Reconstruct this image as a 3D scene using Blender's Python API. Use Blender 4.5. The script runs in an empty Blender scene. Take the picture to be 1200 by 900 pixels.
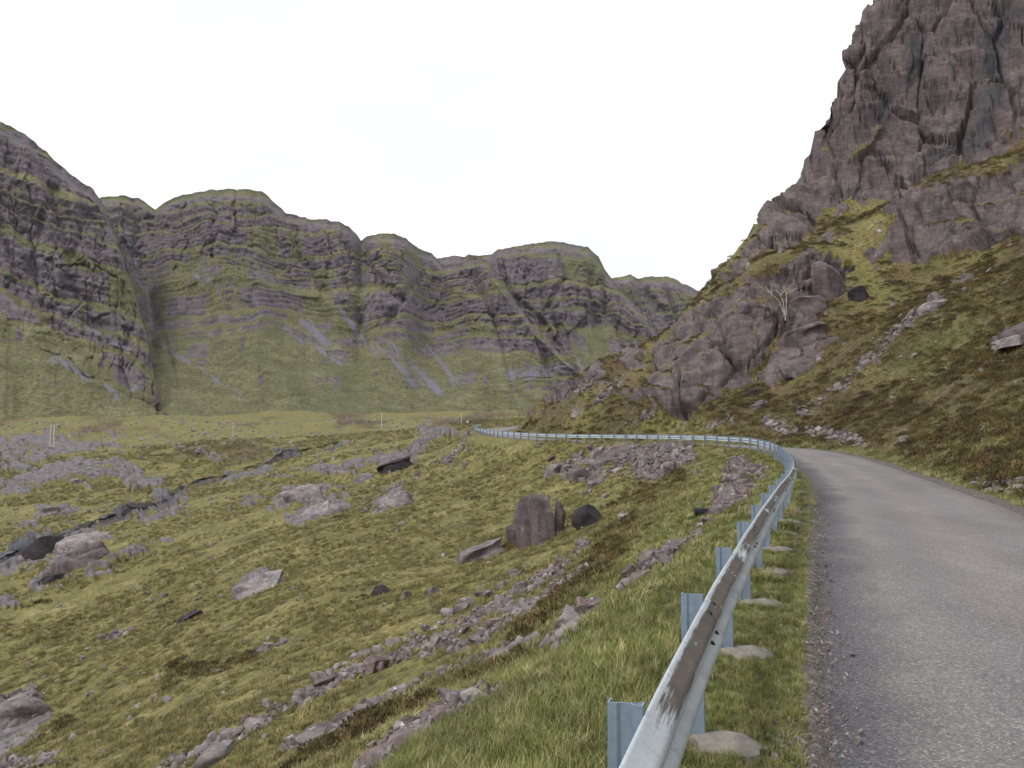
import bpy, bmesh, math, random, time
import numpy as np
from mathutils import Vector, Matrix, Euler
T0 = time.time()
R = math.radians
sc = bpy.context.scene
col = sc.collection

# ------------------------------------------------------------------ camera
CAMZ, PITCH, F, W0, H0 = 1.7, R(3.5), 890.0, 1200.0, 900.0
cam = bpy.data.cameras.new('camera'); camo = bpy.data.objects.new('camera', cam); col.objects.link(camo)
cam.sensor_width = 36.0; cam.lens = F / W0 * 36.0; cam.clip_start = 0.05; cam.clip_end = 20000
camo.location = (0, 0, CAMZ); camo.rotation_euler = (R(90) + PITCH, 0, 0)
sc.camera = camo

# ------------------------------------------------------------------ sky, sun, exposure
SUN_EL, SUN_AZ = R(52), R(-125)      # azimuth clockwise from +Y (view direction): behind, to the left
wd = bpy.data.worlds.new('World'); sc.world = wd; wd.use_nodes = True
nt = wd.node_tree; nt.nodes.clear()
def wn(t, **k):
    n = nt.nodes.new(t)
    for a, b in k.items(): setattr(n, a, b)
    return n
wo = wn('ShaderNodeOutputWorld'); wb = wn('ShaderNodeBackground'); wb.inputs['Strength'].default_value = 0.1
sky = wn('ShaderNodeTexSky', sky_type='NISHITA', sun_disc=False); sky.sun_elevation = SUN_EL; sky.sun_rotation = SUN_AZ
sky.air_density = 1.0; sky.dust_density = 1.5
tc = wn('ShaderNodeTexCoord'); mp = wn('ShaderNodeMapping'); mp.inputs['Scale'].default_value = (1, 1, 2.2); mp.inputs['Rotation'].default_value = (0, 0, R(9)); mp.inputs['Location'].default_value = (0.31, 0.2, 0.4)
nz = wn('ShaderNodeTexNoise'); nz.inputs['Scale'].default_value = 2.3; nz.inputs['Detail'].default_value = 5; nz.inputs['Roughness'].default_value = 0.55
cr = wn('ShaderNodeValToRGB'); cr.color_ramp.elements[0].position = 0.37; cr.color_ramp.elements[0].color = (0.73,)*3 + (1,)
cr.color_ramp.elements[1].position = 0.47; cr.color_ramp.elements[1].color = (1, 1, 1, 1)
mx = wn('ShaderNodeMix', data_type='RGBA'); mx.inputs['B'].default_value = (10.6, 11.0, 11.1, 1)
L = nt.links.new
L(tc.outputs['Generated'], mp.inputs['Vector']); L(mp.outputs[0], nz.inputs['Vector']); L(nz.outputs['Fac'], cr.inputs[0])
L(cr.outputs[0], mx.inputs['Factor']); tn_ = wn('ShaderNodeMix', data_type='RGBA', blend_type='MULTIPLY'); tn_.inputs['Factor'].default_value = 1; tn_.inputs['B'].default_value = (0.62, 1.0, 0.86, 1); L(sky.outputs[0], tn_.inputs['A']); L(tn_.outputs['Result'], mx.inputs['A']); L(mx.outputs['Result'], wb.inputs['Color']); L(wb.outputs[0], wo.inputs[0])
sun = bpy.data.lights.new('sun', 'SUN'); sun.energy = 1.5; sun.angle = R(14); sun.color = (1, 0.955, 0.89)
suno = bpy.data.objects.new('sun', sun); col.objects.link(suno)
sd = Vector((math.sin(SUN_AZ) * math.cos(SUN_EL), math.cos(SUN_AZ) * math.cos(SUN_EL), math.sin(SUN_EL)))
suno.rotation_euler = sd.to_track_quat('Z', 'Y').to_euler(); suno.location = (0, 0, 200)
sc.view_settings.view_transform = 'Standard'; sc.view_settings.look = 'None'; sc.view_settings.gamma = 1; sc.view_settings.exposure = 0.3
try: sc.view_settings.use_curve_mapping = False
except Exception: pass
sc.cycles.max_bounces = 5; sc.cycles.diffuse_bounces = 2; sc.cycles.glossy_bounces = 2; sc.cycles.transmission_bounces = 2
sc.cycles.use_adaptive_sampling = True; sc.cycles.adaptive_threshold = 0.02

# ------------------------------------------------------------------ helpers
rnd = random.Random(7); RG = np.random.default_rng(11)
cP, sP = math.cos(PITCH), math.sin(PITCH)
def at(px, py, d):                       # world point at forward distance d along the sight line of a place in the photograph
    a = (px - 600) / F; b = (450 - py) / F
    k = d / (cP - b * sP)
    return np.array([a * k, d, CAMZ + (sP + b * cP) * k])
def proj(P):
    z = P[..., 2] - CAMZ; cz = P[..., 1] * cP + z * sP; cu = -P[..., 1] * sP + z * cP
    cz = np.where(cz < 1e-3, 1e-3, cz)
    return 600 + F * P[..., 0] / cz, 450 - F * cu / cz
def _h(ix, iy, iz):
    h = (ix.astype(np.uint32) * np.uint32(374761393)) ^ (iy.astype(np.uint32) * np.uint32(668265263)) ^ (iz.astype(np.uint32) * np.uint32(2147483647 - 7919))
    h = (h ^ (h >> np.uint32(13))) * np.uint32(1274126177)
    h = (h ^ (h >> np.uint32(15))) * np.uint32(2246822519)
    h ^= h >> np.uint32(16)
    return (h & np.uint32(0xffffff)).astype(np.float32) * np.float32(2 / 16777215.0) - 1
def vn2(x, y, s=0):
    xf = np.floor(x); yf = np.floor(y); ix = xf.astype(np.int64); iy = yf.astype(np.int64)
    fx = (x - xf).astype(np.float32); fy = (y - yf).astype(np.float32)
    ux = fx * fx * fx * (fx * (fx * 6 - 15) + 10); uy = fy * fy * fy * (fy * (fy * 6 - 15) + 10)
    iz = np.full(ix.shape, s, np.int64)
    a = _h(ix, iy, iz); b = _h(ix + 1, iy, iz); c = _h(ix, iy + 1, iz); d = _h(ix + 1, iy + 1, iz)
    return (a + (b - a) * ux) * (1 - uy) + (c + (d - c) * ux) * uy
def vn3(x, y, z, s=0):
    xf = np.floor(x); yf = np.floor(y); zf = np.floor(z)
    ix = xf.astype(np.int64) + s * 57; iy = yf.astype(np.int64); iz = zf.astype(np.int64) + s * 131
    fx = (x - xf).astype(np.float32); fy = (y - yf).astype(np.float32); fz = (z - zf).astype(np.float32)
    ux = fx * fx * (3 - 2 * fx); uy = fy * fy * (3 - 2 * fy); uz = fz * fz * (3 - 2 * fz)
    def pl(k):
        a = _h(ix, iy, k); b = _h(ix + 1, iy, k); c = _h(ix, iy + 1, k); d = _h(ix + 1, iy + 1, k)
        return (a + (b - a) * ux) * (1 - uy) + (c + (d - c) * ux) * uy
    return pl(iz) * (1 - uz) + pl(iz + 1) * uz
def fb2(x, y, o=4, s=0, g=0.5):
    r = 0; a = 1.0; t = 0
    for i in range(o):
        r = r + a * vn2(x, y, s + i); t += a; a *= g; x = x * 2.03 + 17.3; y = y * 2.03 + 9.1
    return r / t
def fb3(x, y, z, o=4, s=0, g=0.5):
    r = 0; a = 1.0; t = 0
    for i in range(o):
        r = r + a * vn3(x, y, z, s + i); t += a; a *= g; x = x * 2.03 + 7.3; y = y * 2.03 + 9.1; z = z * 2.03 + 3.7
    return r / t
def facets3(x, y, z, s=0):
    """broken-block relief: tilted planar cells and the cracks between them"""
    ix = np.floor(x).astype(np.int64); iy = np.floor(y).astype(np.int64); iz = np.floor(z).astype(np.int64); x = x.astype(np.float32); y = y.astype(np.float32); z = z.astype(np.float32)
    f1 = np.full(x.shape, 9, np.float32); f2 = f1.copy(); val = np.zeros(x.shape, np.float32)
    for a in (-1, 0, 1):
        for b in (-1, 0, 1):
            for c in (-1, 0, 1):
                jx, jy, jz = ix + a + s * 31, iy + b, iz + c
                dx = x - (ix + a + .5 + .42 * _h(jx, jy, jz)); dy = y - (iy + b + .5 + .42 * _h(jx, jy, jz + 977)); dz = z - (iz + c + .5 + .42 * _h(jx, jy + 613, jz))
                d = dx * dx + dy * dy + dz * dz; m = d < f1; f2 = np.where(m, f1, np.minimum(f2, d)); f1 = np.where(m, d, f1)
                h1 = _h(jx + 71, jy, jz); val = np.where(m, .55 * h1 + .5 * (dx * _h(jx, jy + 91, jz) + dy * _h(jx, jy, jz + 57) + dz * _h(jx + 37, jy + 11, jz)), val)
    return val, np.sqrt(f2) - np.sqrt(f1)
def facets2(x, y, s=0):
    ix = np.floor(x).astype(np.int64); iy = np.floor(y).astype(np.int64); x = x.astype(np.float32); y = y.astype(np.float32); k = np.full(ix.shape, s, np.int64)
    f1 = np.full(x.shape, 9, np.float32); f2 = f1.copy(); val = np.zeros(x.shape, np.float32)
    for a in (-1, 0, 1):
        for b in (-1, 0, 1):
            jx, jy = ix + a, iy + b; dx = x - (ix + a + .5 + .42 * _h(jx, jy, k)); dy = y - (iy + b + .5 + .42 * _h(jx, jy, k + 977))
            d = dx * dx + dy * dy; m = d < f1; f2 = np.where(m, f1, np.minimum(f2, d)); f1 = np.where(m, d, f1)
            val = np.where(m, .5 * _h(jx + 71, jy, k) + .6 * (dx * _h(jx, jy + 91, k) + dy * _h(jx, jy, k + 57)), val)
    return val, np.sqrt(f2) - np.sqrt(f1)
def sst(a, b, x):
    t = np.clip((x - a) / (b - a), 0, 1); return t * t * (3 - 2 * t)
class TPS:
    def __init__(s, P, V, lam=0.0, sc_=50.0):
        s.k = sc_; P = np.asarray(P, float) / sc_; n = len(P); s.P = P
        A = np.zeros((n + 3, n + 3)); A[:n, :n] = s.phi(((P[:, None] - P[None]) ** 2).sum(-1)) + lam * np.eye(n)
        A[:n, n] = 1; A[:n, n + 1:] = P; A[n, :n] = 1; A[n + 1:, :n] = P.T
        s.w = np.linalg.solve(A, np.concatenate([V, np.zeros(3)]))
    def phi(s, r2): return 0.5 * r2 * np.log(r2 + 1e-9)
    def __call__(s, x, y):
        x = np.asarray(x, float) / s.k; y = np.asarray(y, float) / s.k
        r = s.w[-3] + s.w[-2] * x + s.w[-1] * y
        for (a, b), w in zip(s.P, s.w):
            r += w * s.phi((x - a) ** 2 + (y - b) ** 2)
        return r
def polymask(px, py, poly, soft=4.0):     # soft-edged membership of a closed outline
    poly = np.asarray(poly, float); out = np.zeros(px.shape, np.float32)
    mn = poly.min(0) - soft * 2; mxx = poly.max(0) + soft * 2
    q = (px > mn[0]) & (px < mxx[0]) & (py > mn[1]) & (py < mxx[1])
    if not q.any(): return out
    x = px[q]; y = py[q]; ins = np.zeros(x.shape, bool); d2 = np.full(x.shape, 1e9)
    for (x0, y0), (x1, y1) in zip(poly, np.roll(poly, -1, 0)):
        c = (y0 > y) != (y1 > y)
        ins ^= c & (x < (x1 - x0) * (y - y0) / (y1 - y0 + 1e-12) + x0)
        ex, ey = x1 - x0, y1 - y0; t = np.clip(((x - x0) * ex + (y - y0) * ey) / (ex * ex + ey * ey + 1e-9), 0, 1)
        d2 = np.minimum(d2, (x - x0 - t * ex) ** 2 + (y - y0 - t * ey) ** 2)
    sd_ = np.where(ins, 1, -1) * np.sqrt(d2)
    out[q] = sst(-soft, soft, sd_); return out
def linemask(px, py, line, w):            # soft band round a polyline; w = half width(s)
    line = np.asarray(line, float); out = np.zeros(px.shape, np.float32)
    ws = np.full(len(line), w, float) if np.isscalar(w) else np.asarray(w, float)
    m = ws.max() * 2.5; mn = line.min(0) - m; mxx = line.max(0) + m
    q = (px > mn[0]) & (px < mxx[0]) & (py > mn[1]) & (py < mxx[1])
    if not q.any(): return out
    x = px[q]; y = py[q]; best = np.zeros(x.shape)
    for i in range(len(line) - 1):
        (x0, y0), (x1, y1) = line[i], line[i + 1]; ex, ey = x1 - x0, y1 - y0
        t = np.clip(((x - x0) * ex + (y - y0) * ey) / (ex * ex + ey * ey + 1e-9), 0, 1)
        d = np.hypot(x - x0 - t * ex, y - y0 - t * ey); ww = ws[i] + (ws[i + 1] - ws[i]) * t
        best = np.maximum(best, np.exp(-(d / ww) ** 2))
    out[q] = best; return out
def tag(o, label=None, cat=None, group=None, kind=None):
    for k, v in (('label', label), ('category', cat), ('group', group), ('kind', kind)):
        if v: o[k] = v
    return o
def mesh_np(name, V, faces, smooth=True, attrs=None, mat=None):
    me = bpy.data.meshes.new(name); n = len(V); faces = np.asarray(faces, np.int32); k = faces.shape[1]; m = len(faces)
    me.vertices.add(n); me.vertices.foreach_set('co', np.asarray(V, np.float32).ravel())
    me.loops.add(m * k); me.loops.foreach_set('vertex_index', faces.ravel())
    me.polygons.add(m); me.polygons.foreach_set('loop_start', np.arange(0, m * k, k, dtype=np.int32))
    me.polygons.foreach_set('use_smooth', np.full(m, smooth))
    me.update(calc_edges=True)
    for a, v in (attrs or {}).items():
        at_ = me.attributes.new(a, 'FLOAT', 'POINT'); at_.data.foreach_set('value', np.asarray(v, np.float32).ravel())
    if mat: me.materials.append(mat)
    return me
def link(name, me, parent=None, loc=None, rot=None, scl=None):
    o = bpy.data.objects.new(name, me); col.objects.link(o)
    if parent: o.parent = parent
    if loc is not None: o.location = tuple(float(v) for v in loc)
    if rot is not None: o.rotation_euler = rot
    if scl is not None: o.scale = (scl,) * 3 if np.isscalar(scl) else tuple(scl)
    return o
def empty(name, loc=(0, 0, 0)): return link(name, None, loc=loc)
def grid_faces(nr, nc):
    i = np.arange(nr * nc, dtype=np.int32).reshape(nr, nc)
    return np.stack([i[:-1, :-1], i[:-1, 1:], i[1:, 1:], i[1:, :-1]], -1).reshape(-1, 4)
def grid_normals(P):
    du = np.gradient(P, axis=1); dv = np.gradient(P, axis=0); n = np.cross(du, dv)
    n /= np.linalg.norm(n, axis=-1, keepdims=True) + 1e-12; return n

# ------------------------------------------------------------------ materials
class NB:
    def __init__(s, name):
        s.m = bpy.data.materials.new(name); s.m.use_nodes = True; s.t = s.m.node_tree; s.b = s.t.nodes['Principled BSDF']
        s.b.inputs['Specular IOR Level'].default_value = 0.25
    def n(s, t, **k):
        q = s.t.nodes.new(t)
        for a, b in k.items(): setattr(q, a, b)
        return q
    def put(s, sock, v):
        if isinstance(v, bpy.types.NodeSocket): s.t.links.new(v, sock)
        elif isinstance(v, (tuple, list)) and len(v) == 3 and sock.type == 'RGBA': sock.default_value = (*v, 1)
        else: sock.default_value = v
    def attr(s, a): return s.n('ShaderNodeAttribute', attribute_name=a).outputs['Fac']
    def pos(s): return s.n('ShaderNodeNewGeometry').outputs['Position']
    def obj(s): return s.n('ShaderNodeTexCoord').outputs['Object']
    def scaled(s, v, sx, sy, sz, rz=0.0):
        m = s.n('ShaderNodeMapping'); s.put(m.inputs['Vector'], v); m.inputs['Scale'].default_value = (sx, sy, sz); m.inputs['Rotation'].default_value = (0, 0, rz); return m.outputs[0]
    def noise(s, v, sc_, det=4, rough=0.55, dist=0.0):
        q = s.n('ShaderNodeTexNoise'); s.put(q.inputs['Vector'], v); q.inputs['Scale'].default_value = sc_
        q.inputs['Detail'].default_value = det; q.inputs['Roughness'].default_value = rough; q.inputs['Distortion'].default_value = dist; return q.outputs['Fac']
    def vor(s, v, sc_, feat='F1', out='Distance'):
        q = s.n('ShaderNodeTexVoronoi', feature=feat); s.put(q.inputs['Vector'], v); q.inputs['Scale'].default_value = sc_; return q.outputs[out]
    def ramp(s, f, *st):
        q = s.n('ShaderNodeValToRGB'); e = q.color_ramp.elements
        while len(e) < len(st): e.new(0.5)
        for x, (p, c) in zip(e, st): x.position = p; x.color = (*c, 1) if isinstance(c, tuple) else (c, c, c, 1)
        s.put(q.inputs[0], f); return q.outputs[0]
    def mix(s, f, a, b, mode='MIX'):
        q = s.n('ShaderNodeMix', data_type='RGBA', blend_type=mode); s.put(q.inputs['Factor'], f); s.put(q.inputs['A'], a); s.put(q.inputs['B'], b); return q.outputs['Result']
    def math(s, op, a, b=0.0, clamp=False):
        q = s.n('ShaderNodeMath', operation=op, use_clamp=clamp); s.put(q.inputs[0], a); s.put(q.inputs[1], b); return q.outputs[0]
    def bump(s, h, st=0.5, dist=0.1, nrm=None):
        q = s.n('ShaderNodeBump'); q.inputs['Strength'].default_value = st; q.inputs['Distance'].default_value = dist; s.put(q.inputs['Height'], h)
        if nrm is not None: s.put(q.inputs['Normal'], nrm)
        return q.outputs[0]
    def done(s, color, rough=0.9, normal=None, metal=None):
        s.put(s.b.inputs['Base Color'], color); s.put(s.b.inputs['Roughness'], rough)
        if normal is not None: s.put(s.b.inputs['Normal'], normal)
        if metal is not None: s.put(s.b.inputs['Metallic'], metal)
        return s.m
def sandstone(b, v, k=1.0, lichen=0.5):
    """mauve Torridon sandstone colour at texture scale k (1/m)"""
    n1 = b.noise(v, 0.35 * k, 4, 0.65); n2 = b.noise(b.scaled(v, 1, 1, 3.2), 0.8 * k, 4, 0.6); n3 = b.noise(v, 5 * k, 3, 0.7)
    c = b.ramp(n1, (0.3, (0.070, 0.053, 0.058)), (0.5, (0.112, 0.088, 0.092)), (0.68, (0.165, 0.134, 0.134)))
    c = b.mix(0.5, c, b.ramp(n2, (0.33, (0.056, 0.042, 0.046)), (0.64, (0.168, 0.135, 0.136))))
    c = b.mix(0.6, c, b.ramp(n3, (0.3, 0.55), (0.7, 1.4)), 'MULTIPLY')
    c = b.mix(0.75, c, b.ramp(b.noise(b.scaled(v, 1, 1, 0.16), 0.75 * k, 3, 0.7), (0.34, (0.30, 0.29, 0.34)), (0.50, (0.9, 0.88, 0.88)), (0.7, (1.25, 1.18, 1.12))), 'MULTIPLY')
    lf = b.ramp(b.noise(v, 2.2 * k, 4, 0.75), (0.61, 0.0), (0.70, lichen))
    return b.mix(lf, c, (0.33, 0.32, 0.305)), b.noise(b.scaled(v, 1, 1, 0.3), 1.0 * k, 4, 0.65), n3
def grass_color(b, v, k=1.0):
    """moor grass, heather and straw patches shared by ground sheet and tufts"""
    big = b.noise(v, 0.055 * k, 3, 0.6); mid = b.noise(v, 0.32 * k, 4, 0.62)
    g = b.ramp(mid, (0.28, (0.100, 0.088, 0.033)), (0.45, (0.150, 0.133, 0.046)), (0.58, (0.188, 0.162, 0.060)), (0.72, (0.265, 0.220, 0.100)))
    br = b.ramp(mid, (0.3, (0.050, 0.034, 0.021)), (0.5, (0.092, 0.063, 0.035)), (0.7, (0.150, 0.106, 0.052)))
    return g, br, big, mid
def terrain_mat(name, k=1.0, far=False):
    b = NB(name); v = b.pos(); rock = b.attr('rock'); heath = b.attr('heath'); scree = b.attr('scree'); lush = b.attr('lush')
    g, br, big, mid = grass_color(b, v, k)
    hf = b.math('ADD', heath, b.math('MULTIPLY', b.math('SUBTRACT', big, 0.5), 1.6)); hf = b.ramp(b.math('ADD', hf, b.math('MULTIPLY', b.math('SUBTRACT', mid, 0.5), 1.2)), (0.25, 0.0), (0.65, 1.0))
    c = b.mix(hf, g, br)
    tx = b.noise(v, 2.6 * k, 5, 0.72); fine = b.noise(v, 11 * k, 3, 0.75); n2k = b.noise(v, 1.2 * k, 5, 0.7)
    lg = b.ramp(n2k, (0.35, (0.085, 0.098, 0.030)), (0.6, (0.150, 0.150, 0.052)))
    c = b.mix(lush, c, lg)
    c = b.mix(b.ramp(n2k, (0.54, 0.0), (0.68, 0.5)), c, b.mix(0.5, br, (0.05, 0.036, 0.022)))
    c = b.mix(1.0, c, b.ramp(tx, (0.30, 0.28), (0.5, 0.95), (0.70, 1.6)), 'MULTIPLY')
    c = b.mix(0.7, c, b.ramp(fine, (0.3, 0.4), (0.7, 1.55)), 'MULTIPLY')
    s_ = b.ramp(fine, (0.3, (0.085, 0.068, 0.066)), (0.5, (0.19, 0.158, 0.155)), (0.7, (0.36, 0.32, 0.305)))
    sf = b.ramp(b.math('ADD', scree, b.math('MULTIPLY', b.math('SUBTRACT', tx, 0.5), 1.5)), (0.42, 0.0), (0.62, 1.0))
    c = b.mix(sf, c, s_)
    rc, n2, n3 = sandstone(b, v, k, 0.35 if far else 0.5)
    rf = b.ramp(b.math('ADD', rock, b.math('MULTIPLY', b.math('SUBTRACT', n2k, 0.5), 0.9)), (0.43, 0.0), (0.55, 1.0))
    rough = 0.93
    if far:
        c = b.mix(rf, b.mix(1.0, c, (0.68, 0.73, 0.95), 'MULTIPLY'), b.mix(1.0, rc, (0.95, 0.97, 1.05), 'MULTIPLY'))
    else:
        wet = b.attr('wet'); dirt = b.attr('dirt')
        rc = b.mix(b.attr('pale'), rc, b.mix(1.0, rc, (1.22, 1.38, 1.40), 'MULTIPLY')); rc = b.mix(b.math('MULTIPLY', wet, 0.9), rc, b.mix(1.0, rc, (0.15, 0.18, 0.25), 'MULTIPLY'))
        c = b.mix(rf, c, rc)
        dc = b.ramp(fine, (0.3, (0.06, 0.052, 0.048)), (0.55, (0.128, 0.108, 0.098)), (0.7, (0.25, 0.225, 0.21)))
        df = b.ramp(b.math('ADD', dirt, b.math('MULTIPLY', b.math('SUBTRACT', tx, 0.5), 1.3)), (0.4, 0.0), (0.6, 1.0))
        c = b.mix(df, c, dc)
        rough = b.math('SUBTRACT', 0.93, b.math('MULTIPLY', wet, 0.45))
    hh = b.mix(rf, b.math('ADD', b.math('MULTIPLY', tx, 0.8), b.math('MULTIPLY', fine, 0.3)), b.math('ADD', b.math('MULTIPLY', n2, .6), b.math('MULTIPLY', n3, 0.16)))
    return b.done(c, rough, b.bump(hh, 0.8, (0.12 if far else 0.25) / k))
M = {}
M['near'] = terrain_mat('moor_ground_and_rock', 1.0)
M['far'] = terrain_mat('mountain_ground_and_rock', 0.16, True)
def rock_mat(name, k, lichen, tint=None):
    b = NB(name); v = b.pos(); c, n2, n3 = sandstone(b, v, k, lichen)
    if tint: c = b.mix(1.0, c, tint, 'MULTIPLY')
    return b.done(c, 0.9, b.bump(b.math('ADD', n2, b.math('MULTIPLY', n3, 0.5)), 0.8, 0.08))
M['rock'] = rock_mat('sandstone_boulder', 1.6, 0.7, (1.5, 1.65, 1.6))
M['pale'] = rock_mat('pale_sandstone', 1.4, 0.8, (1.95, 2.15, 2.1))
M['dark'] = rock_mat('dark_wet_rock', 1.4, 0.15, (0.33, 0.34, 0.38))
M['mauve'] = rock_mat('mauve_sandstone', 1.2, 0.3, (1.12, 1.12, 1.12))
M['pink'] = rock_mat('pink_broken_sandstone', 2.5, 0.25, (1.35, 1.30, 1.24))
exec_t = {}
def tick(s): print('[t] %-22s %.1f s' % (s, time.time() - T0), flush=True)

# ------------------------------------------------------------------ road and rail line in plan
RAIL = np.array([(-12.4, -30, 0), (-4.2, -10, 0), (-0.49, 0, 0), (1.10, 4.37, 0), (3.17, 9.65, 0), (7.55, 20.5, 0), (10.0, 27.3, 0), (12.1, 34, .12), (13.6, 40, .32), (14.2, 46, .52), (13.5, 51.5, .6), (11.8, 58, .62),
                 (9.4, 65, .6), (5.3, 72, .6), (0.6, 81, .75), (-3.0, 92, 1.05), (-5.2, 104, 1.5), (-4.6, 116, 1.9), (0.5, 130, 2.4), (12, 146, 3), (40, 175, 4), (90, 215, 6)], float)
def cat(P, step=0.35):
    out = []
    Q = np.vstack([2 * P[0] - P[1], P, 2 * P[-1] - P[-2]])
    for i in range(1, len(Q) - 2):
        a, b, c, d = Q[i - 1:i + 3]; n = max(2, int(np.linalg.norm(c - b) / step)); t = np.linspace(0, 1, n, endpoint=False)[:, None]
        # centripetal-like tangents scaled by spacing
        l0, l1, l2 = np.linalg.norm(b - a), np.linalg.norm(c - b), np.linalg.norm(d - c)
        m1 = ((b - a) / l0 * l1 + (c - b) / l1 * l0) / (l0 + l1) * l1; m2 = ((c - b) / l1 * l2 + (d - c) / l2 * l1) / (l1 + l2) * l1
        out.append((2 * t**3 - 3 * t**2 + 1) * b + (t**3 - 2 * t**2 + t) * m1 + (-2 * t**3 + 3 * t**2) * c + (t**3 - t**2) * m2)
    return np.vstack(out + [P[-1:]])
PATH = cat(RAIL)
_s = np.concatenate([[0], np.cumsum(np.linalg.norm(np.diff(PATH[:, :2], axis=0), axis=1))])
PS = np.arange(0, _s[-1], 0.4)
PATH = np.stack([np.interp(PS, _s, PATH[:, i]) for i in range(3)], 1)
TAN = np.gradient(PATH[:, :2], axis=0); TAN /= np.linalg.norm(TAN, axis=1, keepdims=True)
NOR = np.stack([TAN[:, 1], -TAN[:, 0]], 1)           # to the right (road side)
def lateral(x, y):                                    # signed distance from the rail line (+ = road side), road height, station
    sh = x.shape; x = x.ravel(); y = y.ravel(); n = len(x)
    lat = np.empty(n); zr = np.empty(n); st = np.empty(n)
    for a in range(0, n, 20000):
        X = x[a:a + 20000].astype(np.float32); Y = y[a:a + 20000].astype(np.float32)
        d = (X[:, None] - PATH[None, :, 0].astype(np.float32)) ** 2 + (Y[:, None] - PATH[None, :, 1].astype(np.float32)) ** 2
        k = d.argmin(1); dx = X - PATH[k, 0]; dy = Y - PATH[k, 1]
        al = dx * TAN[k, 0] + dy * TAN[k, 1]; la = dx * NOR[k, 0] + dy * NOR[k, 1]
        r = np.sqrt(d[np.arange(len(k)), k]); lat[a:a + 20000] = np.where(la >= 0, 1, -1) * np.where(np.abs(al) > 0.6, r, np.abs(la))
        st[a:a + 20000] = PS[k] + al; zr[a:a + 20000] = np.interp(PS[k] + al, PS, PATH[:, 2])
    return lat.reshape(sh), zr.reshape(sh), st.reshape(sh)
ROAD_L, ROAD_R = 0.60, 4.5

# ------------------------------------------------------------------ ground form: control points read from the photograph
LC = [(500,900,5.9),(300,900,16),(0,900,32),(-60,900,36),(500,800,15),(400,800,20),(300,800,26),(150,800,38),(0,800,50),(-60,800,54),(500,700,33),(400,700,38),(300,700,46),(150,700,66),(0,700,85),(-60,700,92),
      (600,760,14),(600,700,25),(650,700,20),(650,640,37),(600,640,43),(500,620,55),(400,640,56),(300,650,62),(150,650,90),(0,650,112),(-60,650,118),(655,588,54),(560,580,66),(650,550,65),(600,550,72),
      (500,560,88),(400,590,84),(300,600,95),(150,600,130),(0,600,155),(-60,600,165),(760,600,32),(740,640,22),(800,620,17.5),(720,560,52),(800,560,44),(850,560,33),(700,640,25),(730,700,12.5),
      (500,530,118),(440,545,116),(540,520,108),(400,560,118),(300,560,150),(200,565,175),(100,560,190),(0,560,215),(-60,560,220),(400,535,170),(300,530,235),(150,530,270),(0,530,300),(-60,530,310),
      (480,515,175),(400,515,260),(300,510,330),(150,512,360),(0,508,400),(500,503,260),(540,500,200),(440,502,380),(300,497,440),(150,498,430),(500,493,460),(560,490,420),(0,494,460),(-60,492,465),(150,488,500),(300,487,540),(400,484,620),(500,480,720),(600,478,800),(-250,600,130),(-250,520,330),(-250,490,460),(-250,800,50)]
Lp = [at(*c) for c in LC]
for i in range(0, len(PATH), 7):
    if PS[i] < 250:
        for la, dz in ((-0.5, 0.0),):
            Lp.append(np.array([*(PATH[i, :2] + NOR[i] * la), PATH[i, 2] + dz]))
for i in range(0, 75, 15):
    for la, dz in ((-5, -2.4), (-12, -5.7), (-30, -12.5), (-70, -16)):
        Lp.append(np.array([*(PATH[i, :2] + NOR[i] * la), dz]))
for p in ((120, 300, 9), (200, 420, 14), (60, 420, 10), (60, 260, 6), (20, 180, 4), (300, 600, 30), (0, 900, 35), (-700, 500, 30), (-700, 0, 0), (-300, -200, -10), (-100, -250, -12)): Lp.append(np.array(p, float))
Lp = np.array(Lp); tpsL = TPS(Lp[:, :2], Lp[:, 2], 2e-4, 60.)
RC = [(650,488,86),(700,490,79),(750,488,72),(630,490,92),(742,468,80),(785,486,71),(830,470,69.5),(880,447,68.5),(900,425,70),
      (785,440,79),(830,420,73.5),(870,390,73.5),(905,370,74.5),(765,418,90),(800,388,87),(835,350,85),(880,324,79.5),(940,308,78),(700,452,92),(660,472,93),
      (790,378,95),(740,403,98),(680,433,100),(640,461,101),(610,484,102),(870,302,90),(900,298,87),(930,285,88),(960,262,91),(1000,245,92),(1030,240,91),
      (860,300,97),(890,265,98),(930,225,100),(955,188,100.5),(957,150,101),(972,110,102),(990,60,104),(1012,25,106),(1033,-5,108),(990,190,96.5),(1050,195,94),(1100,180,92.5),(1050,120,98.5),(1100,100,97.5),(1150,50,98.5),(1200,0,100),
      (1200,100,92),(1150,150,92),(1260,-60,103),(1100,-100,110),(1200,-100,108),(1260,-150,106),(1042,310,76),(1080,305,74),(1120,295,72),(1200,272,66),(1260,262,62),(1060,248,79),(1080,224,79.5),(1120,207,78.5),(1200,185,73.5),(1260,172,69.5),
      (1080,214,88),(1150,195,87),(1200,168,86),(950,420,68),(1000,400,64),(1000,350,72),(1100,400,54),(1100,350,62),(1200,400,44),(1200,330,55),(1100,450,46),(1000,450,57),(950,460,60),(900,470,63),(1200,480,31),(1100,500,38),(1200,540,23.5),(1000,490,51),(1260,400,39),(1260,500,25),
      (820,492,64),(860,490,62),(940,492,56)]
SKYR = [(790,378,95),(740,403,98),(680,433,100),(640,461,101),(610,484,102),(860,300,97),(890,265,98),(930,225,100),(955,188,100.5),(957,150,101),(972,110,102),(990,60,104),(1012,25,106),(1033,-5,108),(1100,-100,110)]
Rp = [at(*c) for c in RC]
for i in range(0, len(PATH), 7):
    if PS[i] < 190:
        Rp.append(np.array([*(PATH[i, :2] + NOR[i] * 5.2), PATH[i, 2] + 0.12]))
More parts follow.
